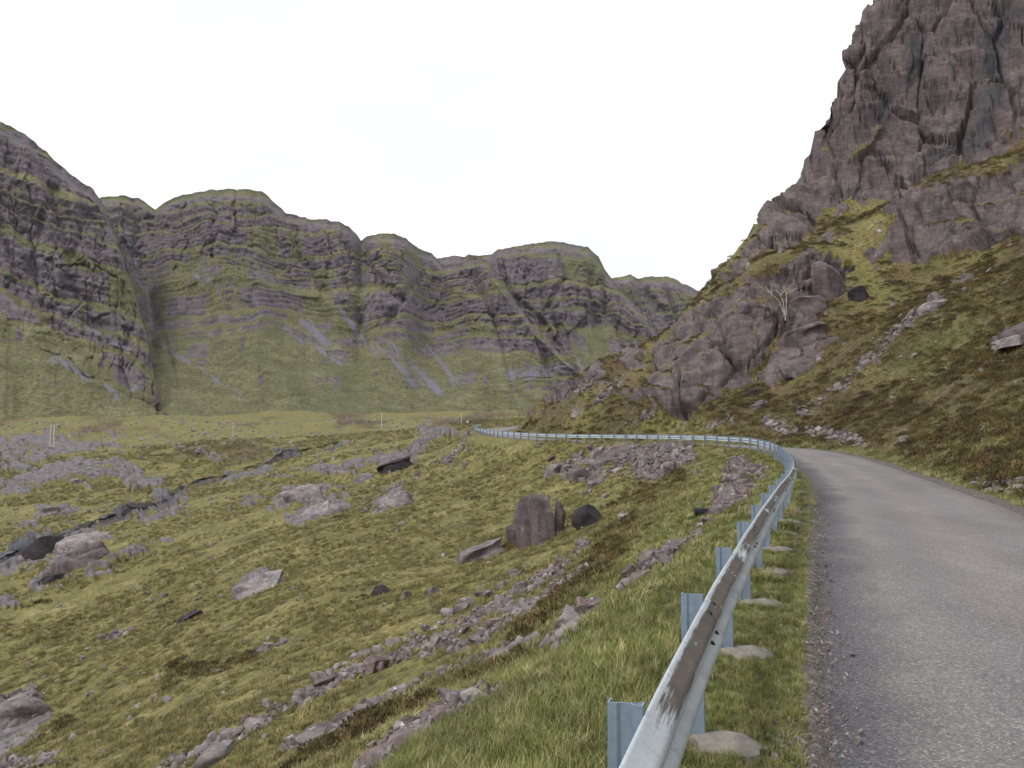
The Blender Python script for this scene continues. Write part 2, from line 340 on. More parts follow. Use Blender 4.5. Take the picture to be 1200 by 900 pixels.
for i in range(0, 90, 15):
    for la, dz in ((8, 1.4), (15, 5), (30, 13.5), (60, 36)):
        if i < 60 or la > 40: Rp.append(np.array([*(PATH[i, :2] + NOR[i] * la), dz]))
for px_, py_, d, f in ((700,440,135,.4),(800,400,135,.55),(860,320,140,.8),(955,220,140,.8),(990,100,150,.8),(1100,0,160,.8),(1260,-50,160,.8),(700,440,180,.2),(850,330,190,.4),(1000,100,220,.6),(1250,0,240,.6)):
    q = at(px_, py_, d); q[2] *= f; Rp.append(q)
for c in [c for c in RC if c in SKYR]:
    q = at(*c); u = np.array([q[0], q[1], 0]) / math.hypot(q[0], q[1])
    for e, dz in ((5, -1.2), (16, -7)): Rp.append(q + u * e + np.array([0, 0, dz]))
Rp = np.array(Rp); tpsR = TPS(Rp[:, :2], Rp[:, 2], 5e-5, 40.)

STREAM = [(398,519),(383,523),(366,528),(345,531),(325,536),(318,541),(300,548),(285,553),(262,559),(240,563),(222,569),(205,578),(196,588),(170,592),(150,591),(146,602),(132,606),(112,612),(90,622),(66,632),(44,640),(24,648),(-10,662)]
def H0f(x, y):                                        # large form of the ground
    lat, zr, st = lateral(x, y)
    zl = tpsL(x, y); zrr = tpsR(x, y)
    r = np.hypot(x, y)
    wl = sst(0.55, 3.2, -lat); zl = (zr - 0.38 * np.clip(-lat - 0.55, 0, 4)) * (1 - wl) + zl * wl
    wr = sst(5.0, 8.5, lat); zrr = (zr + 0.42 * np.clip(lat - 5.0, 0, 5)) * (1 - wr) + zrr * wr
    far = sst(190, 260, r); zrr = zrr * (1 - far) + np.minimum(zrr, tpsL(x, y)) * far if np.any(r > 190) else zrr
    z = np.where(lat < 0, zl, zrr)
    ff = sst(700, 1200, r); z = z * (1 - ff) + 25 * ff
    corr = (lat > -0.5) & (lat < 5.0)
    z = np.where(corr, zr, z)
    under = sst(ROAD_L + .22, ROAD_L + 0.42, lat) * (1 - sst(ROAD_R - .12, ROAD_R + .05, lat))
    z = z - 0.09 * under - 0.035 * sst(ROAD_L - .06, ROAD_L + .06, lat) * (1 - sst(ROAD_R - .06, ROAD_R + .06, lat))
    return z, lat, zr, r
def Hf(x, y):                                         # plus hummocks and tussocks
    z, lat, zr, r = H0f(x, y)
    off = np.maximum(sst(0.2, 4.0, -lat), sst(4.9, 7.5, lat))
    z = z + off * (fb2(x / 14, y / 14, 3, 3) * 0.55 * sst(3, 40, r) * (1 - .5 * sst(150, 300, r)) + fb2(x / 3.1, y / 3.1, 3, 9) * 0.2 + (fb2(x / 55, y / 55, 3, 21) * 2.6 + fb2(x / 17, y / 17, 3, 26) * 1.1) * sst(70, 200, r) + fb2(x / 85, y / 85, 4, 36, .6) * 3.0 * sst(260, 430, r))
    edge = np.maximum(sst(-.3, .35, -lat) + sst(0, .5, lat) * (1 - sst(.48, .68, lat)), sst(4.65, 5.2, lat))
    z = z + np.clip(edge, 0, 1) * (fb2(x / 0.6, y / 0.6, 3, 31) * 0.055 + 0.01)
    return z, lat, zr, r

# ------------------------------------------------------------------ near terrain: one sheet sampled on rings about the viewpoint
NC = 1120; PX0, PX1 = -70, 1270
pxs = np.linspace(PX0, PX1, NC); azf = np.arctan((pxs - 600) / F)
azb = np.linspace(azf[-1], azf[0] + 2 * math.pi, 74)[1:-1]
AZ = np.concatenate([azf, azb]); NA = len(AZ)
NR = 690
rf = np.exp(np.linspace(math.log(0.5), math.log(820), 1500))
cc = np.linspace(0, NC - 1, 120).astype(int)
rows = []
for c in cc:
    x = rf * math.sin(azf[c]); y = rf * math.cos(azf[c]); z, lat, zr, r = Hf(x, y)
    el = np.arctan2(z - CAMZ, rf); de = np.abs(np.diff(el)); mxe = np.maximum.accumulate(el)[:-1]
    hid = el[1:] < mxe - 0.003
    w = np.where(hid, 0.06 * de + 0.00004, de + 0.00055); w = np.concatenate([[0], np.cumsum(w)])
    rows.append(np.interp(np.linspace(0, w[-1], NR), w, rf))
rows = np.array(rows)
lr = np.log(rows); kw = np.exp(-(np.arange(-9, 10) / 4.) ** 2); kw /= kw.sum()
lr = np.stack([np.convolve(np.pad(lr[:, j], 9, 'edge'), kw, 'valid') for j in range(NR)], 1); rows = np.exp(lr)
RR = np.stack([np.interp(np.arange(NC), cc, rows[:, j]) for j in range(NR)], 1)
RR = np.concatenate([RR, np.repeat(np.exp(np.linspace(math.log(0.5), math.log(820), NR))[None], len(azb), 0)], 0)
RR = np.concatenate([RR, np.tile([900, 1100, 1400, 1800, 2300.], (NA, 1))], 1)   # (NA, rows)
X = RR * np.sin(AZ)[:, None]; Y = RR * np.cos(AZ)[:, None]
tick('rings')
Z, LAT, ZR, RAD = Hf(X, Y)
tick('height')
P = np.stack([X, Y, Z], -1)
PXm, PYm = proj(P)
PXm = np.where(Y > 0.3, PXm, -9999)
wpx = PXm + fb2(PXm / 22, PYm / 22, 3, 50) * 7 + fb2(PXm / 6, PYm / 6, 2, 54) * 2.5
wpy = PYm + fb2(PXm / 22, PYm / 22, 3, 60) * 6 + fb2(PXm / 6, PYm / 6, 2, 64) * 2.5
right = (LAT > 5.0) & (RAD < 170); left = LAT < 0
A = {k: np.zeros(X.shape, np.float32) for k in ('rock', 'heath', 'scree', 'dirt', 'wet', 'lush')}
def pm(poly, soft=4, sel=None): 
    m = polymask(wpx, wpy, poly, soft); return m if sel is None else m * sel
def lm(line, w, sel=None):
    m = linemask(wpx, wpy, line, w); return m if sel is None else m * sel
CL1 = [(738,470),(752,440),(770,415),(800,385),(822,362),(835,345),(860,330),(905,318),(945,303),(985,303),(1000,312),(985,345),(950,358),(925,383),(902,400),(890,430),(870,450),(830,472),(800,490),(785,488),(770,470)]
CL2 = [(826,350),(845,315),(870,290),(885,255),(915,215),(930,180),(930,150),(945,100),(965,50),(985,10),(1010,-40),(1290,-200),(1290,140),(1200,160),(1150,190),(1115,200),(1078,218),(1062,245),(1042,232),(1010,228),(985,232),(958,255),(930,282),(890,300),(860,318),(845,335)]
CL3 = [(1040,312),(1043,272),(1073,226),(1110,207),(1150,207),(1200,185),(1290,160),(1290,262),(1200,274),(1150,291),(1110,296),(1080,307)]
_wx, _wy = wpx, wpy
wpx = PXm + fb2(PXm / 34, PYm / 34, 4, 150, .62) * 17; wpy = PYm + fb2(PXm / 34, PYm / 34, 4, 160, .62) * 15
cliff = np.maximum.reduce([pm(CL1, 3, right), pm(CL2, 4, right), pm(CL3, 3, right)])
led = np.maximum.reduce([lm([(985,205),(1010,175),(1035,145),(1060,112)], 5, right) * .7, lm([(1165,165),(1200,148),(1260,120)], 5, right), lm([(845,338),(880,312),(915,296)], 4, right), lm([(930,300),(960,282)], 4, right)])
cliff = cliff * (1 - led * sst(-.15, .2, fb2(wpx / 15, wpy / 15, 3, 441)))
rib_ = sst(.02, .2, fb2(wpx / 30 - wpy / 50, wpy / 14 + wpx / 40, 3, 171)) * pm([(800,400),(850,320),(900,285),(1000,215),(1075,215),(1050,300),(1010,330),(940,390),(900,410),(850,330)], 10, right)
rib_ = np.maximum(rib_, sst(.18, .32, fb2(wpx / 26 + wpy / 40, wpy / 10 - wpx / 30, 3, 181)) * pm([(600,492),(680,430),(790,380),(740,465),(700,480)], 6, right))
wpx, wpy = _wx, _wy
small = np.maximum.reduce([pm([(890,447),(905,414),(950,402),(985,395),(975,407),(940,422),(925,442),(905,455)], 2.5, right), pm([(912,392),(930,376),(955,374),(962,382),(930,398)], 2.5, right),
    pm([(1070,362),(1090,350),(1115,347),(1100,360)], 2, right), pm([(1165,410),(1200,392),(1240,380),(1240,395),(1190,412)], 2.5, right), pm([(640,468),(668,446),(700,428),(706,432),(680,450),(655,470)], 2, right),
    pm([(780,385),(800,368),(812,360),(810,380),(795,388)], 2, right), pm([(1110,330),(1130,318),(1150,314),(1130,328)], 2, right)])
small = np.maximum(small, rib_ * .9); rockR = np.maximum(cliff, small * .95)
# rocky ground on the valley side
slabs = [[(20,560),(60,545),(100,540),(150,544),(190,562),(192,572),(160,572),(120,560),(70,566),(30,580),(0,580)],[(0,512),(50,506),(90,520),(120,520),(110,530),(60,538),(0,545)],[(40,600),(60,592),(85,593),(85,602),(50,606)],
         [(60,632),(80,622),(120,624),(135,630),(100,640),(70,642)],[(30,690),(60,660),(85,640),(115,642),(100,655),(70,675),(45,694)],[(0,655),(25,630),(55,620),(70,622),(50,650),(20,670),(-20,680)],
         [(335,612),(360,592),(400,582),(415,586),(385,602),(350,620)],[(315,592),(340,574),(375,568),(395,572),(360,582),(335,596)],[(430,600),(455,580),(475,570),(480,576),(462,594),(440,604)],[(440,553),(465,538),(490,533),(480,546),(455,555)],
         [(330,555),(400,545),(450,535),(490,520),(530,505),(540,508),(500,528),(450,545),(390,556)],[(470,507),(510,499),(540,502),(520,510),(480,513)],[(268,698),(290,676),(315,668),(335,676),(300,694)],[(0,820),(40,815),(60,840),(40,870),(0,890),(-40,890)],
         [(150,590),(200,585),(230,575),(215,600),(170,612),(140,610)],[(255,555),(300,545),(330,540),(310,555),(270,566)]]
rockL = np.maximum.reduce([pm(s, 2.5, left) for s in slabs])
vm = polymask(PXm, PYm, [(-80,500),(120,503),(300,520),(540,506),(470,560),(330,600),(200,640),(60,720),(-80,760)], 12) * left
rockL = np.maximum(rockL * sst(-.55, -.15, fb2(wpx / 16, wpy / 5, 3, 403, .6)), vm * sst(.29, .40, fb2(wpx / 46 + wpy / 30, wpy / 8 - wpx / 80, 4, 411, .6)))
stm = linemask(PXm, PYm, STREAM, [2.5]*10 + [3,4,5,5,5,4,4,4,4,4,4,4,4]) * (LAT < -3)
stm_w = linemask(wpx, wpy, STREAM, [4]*10 + [6,7,9,9,8,8,7,7,7,8,9,9,9]) * (LAT < -3)
wetL = np.maximum.reduce([pm([(130,600),(150,585),(180,586),(170,598)], 3, left), pm([(0,650),(30,632),(50,626),(40,645),(10,665)], 3, left), pm([(40,690),(60,668),(75,660),(60,682)], 3, left), stm_w * .55,
    pm([(365,530),(390,516),(400,518),(385,530)], 2, left)])
SCB = [([(686,642),(640,678),(600,704),(560,728),(520,748),(470,768),(420,788)], [5,9,13,13,11,8,7]), ([(420,788),(380,806),(330,832),(280,862),(200,898)], [7,8,8,8,9]),
       ([(690,662),(650,690),(610,720),(570,745),(530,765)], [3,6,9,9,6]), ([(560,772),(500,800),(440,828),(385,856),(340,875)], [3,4,5,6,7]), ([(588,812),(545,828),(500,852),(450,892)], [4,8,9,11]),
       ([(700,712),(668,738),(650,752)], [6,11,7]), ([(840,605),(815,630),(790,652),(760,668),(735,690)], [5,6,6,7,6]), ([(625,752),(590,766),(560,780)], [4,5,3]), ([(550,510),(540,525),(510,545),(480,560)], [5,5,4,3]),
       ([(530,530),(480,565),(420,590)], [2,2,2]), ([(120,750),(160,740)], 3), ([(290,770),(330,755)], 3), ([(0,845),(40,830)], [22,16]), ([(60,890),(0,900)], 9)]
scL = np.maximum.reduce([lm(l, w, left) for l, w in SCB] + [pm([(735,521),(815,521),(820,535),(772,566),(745,569),(735,550)], 3, left), pm([(858,538),(892,545),(900,560),(852,602),(838,606),(838,580),(850,560)], 3, left), pm([(645,540),(690,522),(735,521),(735,560),(700,566),(660,560)], 4, left) * .75])
SCR = [([(1115,347),(1075,372),(1040,400),(1015,425),(985,452)], [6,7,6,7,5]), ([(985,452),(950,478),(900,500)], [4,7,10]), ([(730,445),(700,470),(675,490)], 4), ([(700,440),(650,480)], 3), ([(740,498),(770,480)], 4), ([(860,490),(830,500)], 5), ([(1150,575),(1210,570)], 9), ([(900,497),(960,505),(1010,515)], 7)]
scR = np.maximum.reduce([lm(l, w, right) for l, w in SCR])
scL = scL * (.45 + .55 * sst(-.25, .2, fb2(wpx / 17, wpy / 11, 4, 421, .6))); scR = scR * (.35 + .65 * sst(-.15, .2, fb2(wpx / 15, wpy / 11, 4, 425, .6)))
wetR = np.maximum.reduce([lm([(1180,10),(1165,60),(1160,120),(1145,165),(1105,190)], [11,13,15,12,8], right), lm([(1075,45),(1072,75),(1065,95)], 9, right), lm([(1040,110),(1036,130)], 8, right), lm([(940,320),(948,345)], 4, right)*.0, lm([(1100,180),(1098,198)], 5, right), pm([(985,330),(1000,315),(1005,330),(990,350)], 3, right)*.8])
tick('masks')
# relief of the rock
N = grid_normals(P.transpose(1, 0, 2)).transpose(1, 0, 2); N = np.where(N[..., 2:3] < 0, -N, N)
def rock_relief(q, amp):
    p = P[q].astype(np.float32); x, y, z = p[:, 0], p[:, 1], p[:, 2]
    big = fb3(x / 9, y / 9, z / 13, 3, 1) 
    wx = x + fb3(x / 2.5, y / 2.5, z / 2.5, 2, 41) * .5; wz = z + fb3(x / 2.5, y / 2.5, z / 2.5, 2, 45) * .5 + .22 * x
    v1, e1 = facets3(wx / 5.2, y / 7.0, wz / 26, 1); v2, e2 = facets3(wx / 2.6, y / 3.0, wz / 4.6, 2)
    zz = wz / 5.5 + big * .8 + v1 * .6; ph = zz - np.floor(zz); bed = np.where(ph < .86, ph / .86, (1 - ph) / .14) - .5
    fine = fb3(x / .9, y / .9, z / .9, 4, 8, .6)
    return amp * (big * 2.0 + v1 * 1.5 - (1 - sst(0, .05, e1)) * 1.3 + v2 * .62 - (1 - sst(0, .06, e2)) * .40 + bed * 1.0 + fine * 0.20)
D = np.zeros(X.shape, np.float32)
q = rockR > 0.02; D[q] += np.clip(rock_relief(q, 0.8), -1.7, 1.9) * np.maximum(cliff[q], small[q] * .45) + small[q] * 0.5
q = rockL > 0.02; D[q] += rockL[q] * (0.45 + rock_relief(q, 0.36) * np.clip(90 / RAD[q], .3, 1)) * np.clip(RAD[q] / 90, .3, 2.6)
q = (np.maximum(scL, scR) > 0.05)
p = P[q]; D[q] += np.maximum(scL, scR)[q] * (fb3(p[:, 0] / .5, p[:, 1] / .5, p[:, 2] / .5, 3, 12, .7) * .22)
P = P + N * D[..., None]
P[..., 2] -= stm * np.clip(RAD / 120, .4, 2) * 1.1
tick('relief')
N = grid_normals(P.transpose(1, 0, 2)).transpose(1, 0, 2); nz_ = np.abs(N[..., 2])
steep = sst(0.30, 0.55, 1 - nz_) * right * (RAD < 165)
lowc = np.clip(fb2(X / 11, Y / 11, 3, 70) * 1.2, -.5, .5)
A['rock'] = np.maximum.reduce([np.clip(rockR * (1.05 - .8 * sst(.62, .85, nz_) * (cliff > .1)), 0, 1), rockL * .9, steep * .35 * (fb2(X / 6, Y / 6, 3, 75) > .1), stm_w * .75, wetL * .9])
A['scree'] = np.maximum(scL, scR) * .8
A['wet'] = np.clip(np.maximum(wetL, wetR), 0, 1)
hx = fb2(wpx / 60, wpy / 34, 3, 80)
HL = [([(800,560),(760,590),(720,640),(680,690),(620,740)], [14,22,24,24,14]), ([(600,780),(520,815),(440,850),(340,890)], [10,14,14,12]), ([(560,790),(620,770),(660,780)], [10,12,12]), ([(600,640),(560,660)], 10), ([(780,645),(740,690),(700,740)], [8,14,10]), ([(300,770),(200,790)], [14,14])]
A['heath'] = np.clip(np.maximum.reduce([lm(l, w, left) for l, w in HL]) * .66 + right * (0.46 + .36 * hx) + (LAT < 0) * (-.26 + .16 * hx) + right * lm([(1260,380),(1150,430),(1060,470),(960,490)], [40,34,26,18]) * .3, -0.5, 1) + .75 * sst(110, 260, RAD) * left * (.62 + 1.7 * fb2(wpx / 60, wpy / 13, 4, 333, .6))
nearl = (1 - sst(2.2, 5.5, -LAT)) * (LAT < 1) * (1 - sst(28, 60, RAD))
A['lush'] = np.clip(nearl * .9 + ((LAT > 4.6) & (LAT < 6.0)) * .9 * (1 - sst(5.2, 6.0, LAT)) + lm([(780,600),(760,640),(850,560)], 10, left) * .4 + .55 * lm([(1120,400),(1060,440)], [40, 26], right) + .18 * sst(.1, .3, hx) * right + .5 * lm([(590,880),(660,800),(740,720)], [50, 40, 26], left), 0, 1)
A['lush'] = np.clip(A['lush'] + .35 * sst(.1, .4, fb2(X / 30, Y / 45, 3, 343)) * sst(130, 260, RAD) * left, 0, 1)
A['pale'] = rockL
A['dirt'] = sst(.40, .62, LAT) * (1 - sst(4.7, 5.0, LAT)) * 1.0
tick('attributes')
idx = np.arange(P.shape[0] * P.shape[1]).reshape(P.shape[:2]); idc = np.concatenate([idx, idx[:1]], 0)
Fc = np.stack([idc[:-1, :-1], idc[:-1, 1:], idc[1:, 1:], idc[1:, :-1]], -1)
fr_ = (LAT > 2.7) & (RAD < 175); fr_ = np.concatenate([fr_, fr_[:1]], 0)
isr = fr_[:-1, :-1]
Pf = P.reshape(-1, 3)
def submesh(name, sel):
    f = Fc[sel].reshape(-1, 4)[:, ::-1]; u, inv = np.unique(f, return_inverse=True)
    return mesh_np(name, Pf[u], inv.reshape(-1, 4), True, {k: v.reshape(-1)[u] for k, v in A.items()}, M['near'])
ground = tag(link('ground', submesh('ground', ~isr)), 'green and brown moorland slope falling from the guardrail to the valley floor', kind='structure')
hill = tag(link('hillside', submesh('hillside', isr)), 'steep heather hillside with mauve sandstone cliffs right of the road', kind='structure')
tick('near terrain mesh')
# visible place on the ground for a point of the photograph
RUNMIN = np.minimum.accumulate(np.where(Y[:NC] > 0.3, PYm[:NC], 2000), 1)
GPX, GPY = proj(P[:NC])
RUN2 = np.minimum.accumulate(np.where(P[:NC, :, 1] > 0.3, GPY, 5000), 1)
def pick(px, py):
    c = (px - PX0) / (PX1 - PX0) * (NC - 1)
    for _ in range(4):
        ci = int(min(max(round(c), 0), NC - 1)); r = int(np.searchsorted(-RUN2[ci], -py)); r = min(r, RUN2.shape[1] - 6)
        e = px - GPX[ci, r]; c = ci + e / (PX1 - PX0) * (NC - 1)
    return P[ci, r].copy(), N[ci, r].copy()

# ------------------------------------------------------------------ mountains: terraced sandstone massifs across the valley
def massif(name, label, sky_, foot, p0, p1, ncol, nrow, dip, gul, scr, seed, rockline, bandh=26., top=0.25, butt=1.0, deep=1.0):
    pu = np.linspace(p0, p1, ncol); s_ = np.array(sky_, float); f_ = np.array(foot, float)
    py_r = np.interp(pu, s_[:, 0], s_[:, 1]); d_r = np.interp(pu, s_[:, 0], s_[:, 2])
    py_f = np.interp(pu, f_[:, 0], f_[:, 1]); d_f = np.interp(pu, f_[:, 0], f_[:, 2])
    d_r = d_f + (d_r - d_f) * deep
    kk = np.ones(max(3, ncol // 60)); kk /= kk.sum()
    d_r = np.convolve(np.pad(d_r, len(kk) // 2, 'edge'), kk, 'same')[len(kk) // 2:len(kk) // 2 + ncol]
    py_r = py_r + fb2(pu / 9, pu * 0, 4, seed) * 2.0
    b = (450 - py_r) / F; zr_ = CAMZ + (sP + b * cP) * d_r / (cP - b * sP)
    b = (450 - py_f) / F; zf = CAMZ + (sP + b * cP) * d_f / (cP - b * sP) - 6
    t = np.linspace(0, 1, nrow)[:, None]
    z = zf + (zr_ - zf) * t
    g = 0.60 * (1 - (1 - np.clip(t / .58, 0, 1)) ** 1.75) + 0.30 * np.clip((t - .5) / .45, 0, 1) + 0.10 * sst(.88, 1.0, t) ** 1.2
    d = d_f + (d_r - d_f) * g
    tanu = ((pu - 600) / F)[None, :]
    x = tanu * d
    # a fold of the face: gullies between buttresses, wider below
    xm = x; arc = (pu[None, :] / F) * (d_r.mean())
    hrel = t * np.ones_like(x)
    cliffz = sst(rockline - .18, rockline + .12, hrel + fb2(arc / 120, z / 90, 3, seed + 3) * .22)
    w1 = fb2(arc / 95 + z / 260, z / 420, 3, seed + 5); w2 = 1 - 2 * np.abs(fb2(arc / 46 + z / 150, z / 260, 2, seed + 9))
    out = butt * (w1 * 34 - np.clip(w2 - .35, 0, 1) * 26 * (.3 + cliffz))
    # near-horizontal beds: cliff then ledge
    zz = z + dip * arc + fb2(arc / 130, z / 110, 4, seed + 13, .6) * 26
    lvl = zz / bandh + 0.35 * np.sin(zz / bandh * 1.7) ; ph = lvl - np.floor(lvl); bid = np.floor(lvl).astype(np.int64)
    hb = _h(bid, np.zeros_like(bid), np.full_like(bid, seed)) * .5 + .5
    brk = sst(-.35, .25, fb2(arc / 55 + bid * 3.7, z / 300, 3, seed + 17) + cliffz * .8 - .15 + (hb - .5) * .5)
    cw = .72
    saw = np.where(ph < cw, ph / cw, (1 - ph) / (1 - cw))
    run = (np.gradient(d, axis=0) / (np.gradient(z, axis=0) + 1e-6)) * bandh
    amp = np.clip(run, 4, 42) * (.35 + .65 * hb) * (.35 + .65 * brk)
    amp = amp * (.25 + .75 * sst(-.3, .5, fb2(arc / 80, z / 45, 3, seed + 19))) * sst(0, .12, t) * (.35 + .4 * cliffz)
    out = out * sst(-.02, .1, t) + (fb2(arc / 70, arc * 0, 4, seed + 77, .6) * 14 - 4) * (1 - t) ** 3 + (saw - .4) * amp * .72
    l2 = zz / (bandh * .31); p2 = l2 - np.floor(l2); out = out + (np.where(p2 < .7, p2 / .7, (1 - p2) / .3) - .5) * np.clip(run * .31, 1, 7) * .38 * (.3 + .7 * brk) * sst(0, .12, t)
    # cracks, ribs and roughness
    wa = arc + fb2(arc / 12, z / 12, 3, seed + 23) * 5
    v1, e1 = facets2(wa / 26, z / 75, seed + 21); v2, e2 = facets2(wa / 8, z / 20, seed + 25)
    out = out + (v1 * 10 - (1 - sst(0, .10, e1)) * 2.2 + v2 * 4.5 - (1 - sst(0, .13, e2)) * 1.0) * (.04 + .96 * brk * cliffz)
    out = out + fb2(arc / 9, z / 6, 4, seed + 29, .6) * 3.2 * (.35 + .65 * brk * cliffz)
    X_ = x; 
    PXg = np.broadcast_to(pu[None, :], x.shape)
    pz = z - CAMZ; cz = d * cP + pz * sP; PYg = 450 - F * (-d * sP + pz * cP) / cz
    jx = PXg + fb2(PXg / 14, PYg / 14, 3, seed + 31) * 5; jy = PYg + fb2(PXg / 14, PYg / 14, 3, seed + 33) * 5
    gm = np.zeros(x.shape)
    for line, w, dep in gul:
        m = linemask(jx, jy, line, w); out = out - m * dep; gm = np.maximum(gm, m)
    taper = 1 - (1 - top) * sst(.8, .99, t)
    dd = d - out * taper
    Pm = np.stack([tanu * dd, dd, z], -1)
    # rear slope
    bk = []
    for j, (ex, dz) in enumerate(((25, -2), (80, -12), (220, -70), (420, -190))):
        q = Pm[-1].copy(); k = (dd[-1] + ex) / dd[-1]; q[:, 0] *= k; q[:, 1] *= k; q[:, 2] += dz + fb2(arc[0] / 30, arc[0] * 0 + j, 3, seed + 40) * 2; bk.append(q)
    Pm = np.concatenate([Pm, np.array(bk)], 0)
    n = grid_normals(Pm); stp = 1 - np.abs(n[..., 2])
    pad = lambda a: np.concatenate([a, np.repeat(a[-1:], 4, 0)], 0)
    tex = fb2(arc / 7, z / 5, 4, seed + 81, .65)
    inc = sst(-.02, .06, ph) * (1 - sst(cw - .10, cw + .06, ph + tex * .18)); in2 = (1 - sst(.55, .8, p2 + tex * .3))
    pres = sst(-.12, .22, fb2(arc / 34 + bid * 5.3, z / 120, 4, seed + 85, .65) * 1.25 + (cliffz - .5) * .48 + .14 + (hb - .5) * .5)
    rock = inc * pres * (.55 + .45 * in2) + .25 * sst(.4, .7, stp[:nrow]) + tex * .3 - .04 + .18 * cliffz
    rock = rock * sst(.0, .2, t + tex * .06)
    sm = np.zeros(x.shape)
    for line, w in scr: sm = np.maximum(sm, linemask(jx, jy, line, w))
    sm = np.maximum(sm, sst(.25, .5, fb2(arc / 16, z / 120, 3, seed + 51)) * (1 - cliffz) * .55 * sst(.12, .3, hrel))
    sm = sm * sst(-.35, .25, fb2((jx - jy * .8) / 4.5, (jx + jy) / 60, 3, seed + 91, .65) + .15)
    rock = rock * (1 - .8 * np.clip(sm, 0, 1))
    at_ = {'rock': pad(rock), 'scree': pad(sm * .74), 'heath': pad(-.22 + fb2(arc / 60, z / 40, 3, seed + 61) * .45), 'dirt': pad(np.zeros_like(x)), 'wet': pad(np.zeros_like(x)), 'lush': pad(sst(.0, .5, fb2(arc / 90, z / 50, 3, seed + 71)) * .45)}
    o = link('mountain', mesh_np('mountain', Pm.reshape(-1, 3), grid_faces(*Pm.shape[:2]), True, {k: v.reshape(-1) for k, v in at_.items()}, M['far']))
    return tag(o, label, kind='structure')
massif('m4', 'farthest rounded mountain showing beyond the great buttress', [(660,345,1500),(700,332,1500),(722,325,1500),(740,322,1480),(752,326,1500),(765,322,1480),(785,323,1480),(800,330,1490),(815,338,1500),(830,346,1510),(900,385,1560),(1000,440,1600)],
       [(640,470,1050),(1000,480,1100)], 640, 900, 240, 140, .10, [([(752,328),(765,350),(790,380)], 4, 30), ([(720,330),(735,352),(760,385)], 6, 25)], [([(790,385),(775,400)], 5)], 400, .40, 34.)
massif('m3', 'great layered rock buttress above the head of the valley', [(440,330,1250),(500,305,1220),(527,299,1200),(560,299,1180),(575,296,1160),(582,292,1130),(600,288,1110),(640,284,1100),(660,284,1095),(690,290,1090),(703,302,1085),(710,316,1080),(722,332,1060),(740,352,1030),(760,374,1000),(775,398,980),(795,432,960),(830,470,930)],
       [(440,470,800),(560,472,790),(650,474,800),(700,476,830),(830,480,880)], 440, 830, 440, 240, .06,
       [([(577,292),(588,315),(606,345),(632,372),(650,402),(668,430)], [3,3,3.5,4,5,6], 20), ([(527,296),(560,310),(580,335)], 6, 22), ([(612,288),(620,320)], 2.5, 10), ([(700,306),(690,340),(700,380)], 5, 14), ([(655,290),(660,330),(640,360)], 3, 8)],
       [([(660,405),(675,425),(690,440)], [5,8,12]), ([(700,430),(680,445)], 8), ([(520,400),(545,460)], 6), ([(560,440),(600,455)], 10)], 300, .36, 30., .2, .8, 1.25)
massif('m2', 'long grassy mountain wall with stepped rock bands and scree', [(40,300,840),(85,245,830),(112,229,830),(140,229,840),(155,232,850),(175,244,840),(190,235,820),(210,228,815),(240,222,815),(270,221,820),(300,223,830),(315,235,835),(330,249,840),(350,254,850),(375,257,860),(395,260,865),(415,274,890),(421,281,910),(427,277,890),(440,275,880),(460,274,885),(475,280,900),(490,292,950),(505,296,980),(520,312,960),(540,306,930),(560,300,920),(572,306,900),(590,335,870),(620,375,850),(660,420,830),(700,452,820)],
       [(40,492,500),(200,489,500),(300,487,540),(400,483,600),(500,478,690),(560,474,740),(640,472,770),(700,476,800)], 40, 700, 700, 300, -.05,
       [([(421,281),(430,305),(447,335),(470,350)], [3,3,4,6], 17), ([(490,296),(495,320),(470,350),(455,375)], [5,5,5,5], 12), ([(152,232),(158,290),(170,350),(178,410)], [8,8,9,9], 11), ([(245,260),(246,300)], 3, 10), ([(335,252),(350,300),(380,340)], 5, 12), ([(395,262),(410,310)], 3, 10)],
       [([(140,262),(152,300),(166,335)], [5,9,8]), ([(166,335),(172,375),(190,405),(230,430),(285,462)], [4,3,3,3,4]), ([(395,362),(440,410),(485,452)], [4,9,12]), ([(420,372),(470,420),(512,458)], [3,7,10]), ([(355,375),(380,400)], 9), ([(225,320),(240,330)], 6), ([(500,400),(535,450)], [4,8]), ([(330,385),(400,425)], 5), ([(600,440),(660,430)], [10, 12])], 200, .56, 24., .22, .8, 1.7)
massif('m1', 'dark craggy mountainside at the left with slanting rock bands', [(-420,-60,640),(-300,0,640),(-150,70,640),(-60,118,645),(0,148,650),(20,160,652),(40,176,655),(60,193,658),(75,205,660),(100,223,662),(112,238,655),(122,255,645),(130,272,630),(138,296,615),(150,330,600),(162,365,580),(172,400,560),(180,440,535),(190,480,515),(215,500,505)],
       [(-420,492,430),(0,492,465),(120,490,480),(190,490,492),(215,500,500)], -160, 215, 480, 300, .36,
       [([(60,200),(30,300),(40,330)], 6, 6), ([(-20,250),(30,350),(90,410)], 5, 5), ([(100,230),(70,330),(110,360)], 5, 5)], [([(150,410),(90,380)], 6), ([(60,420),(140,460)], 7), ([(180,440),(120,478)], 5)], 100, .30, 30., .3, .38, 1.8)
tick('mountains')

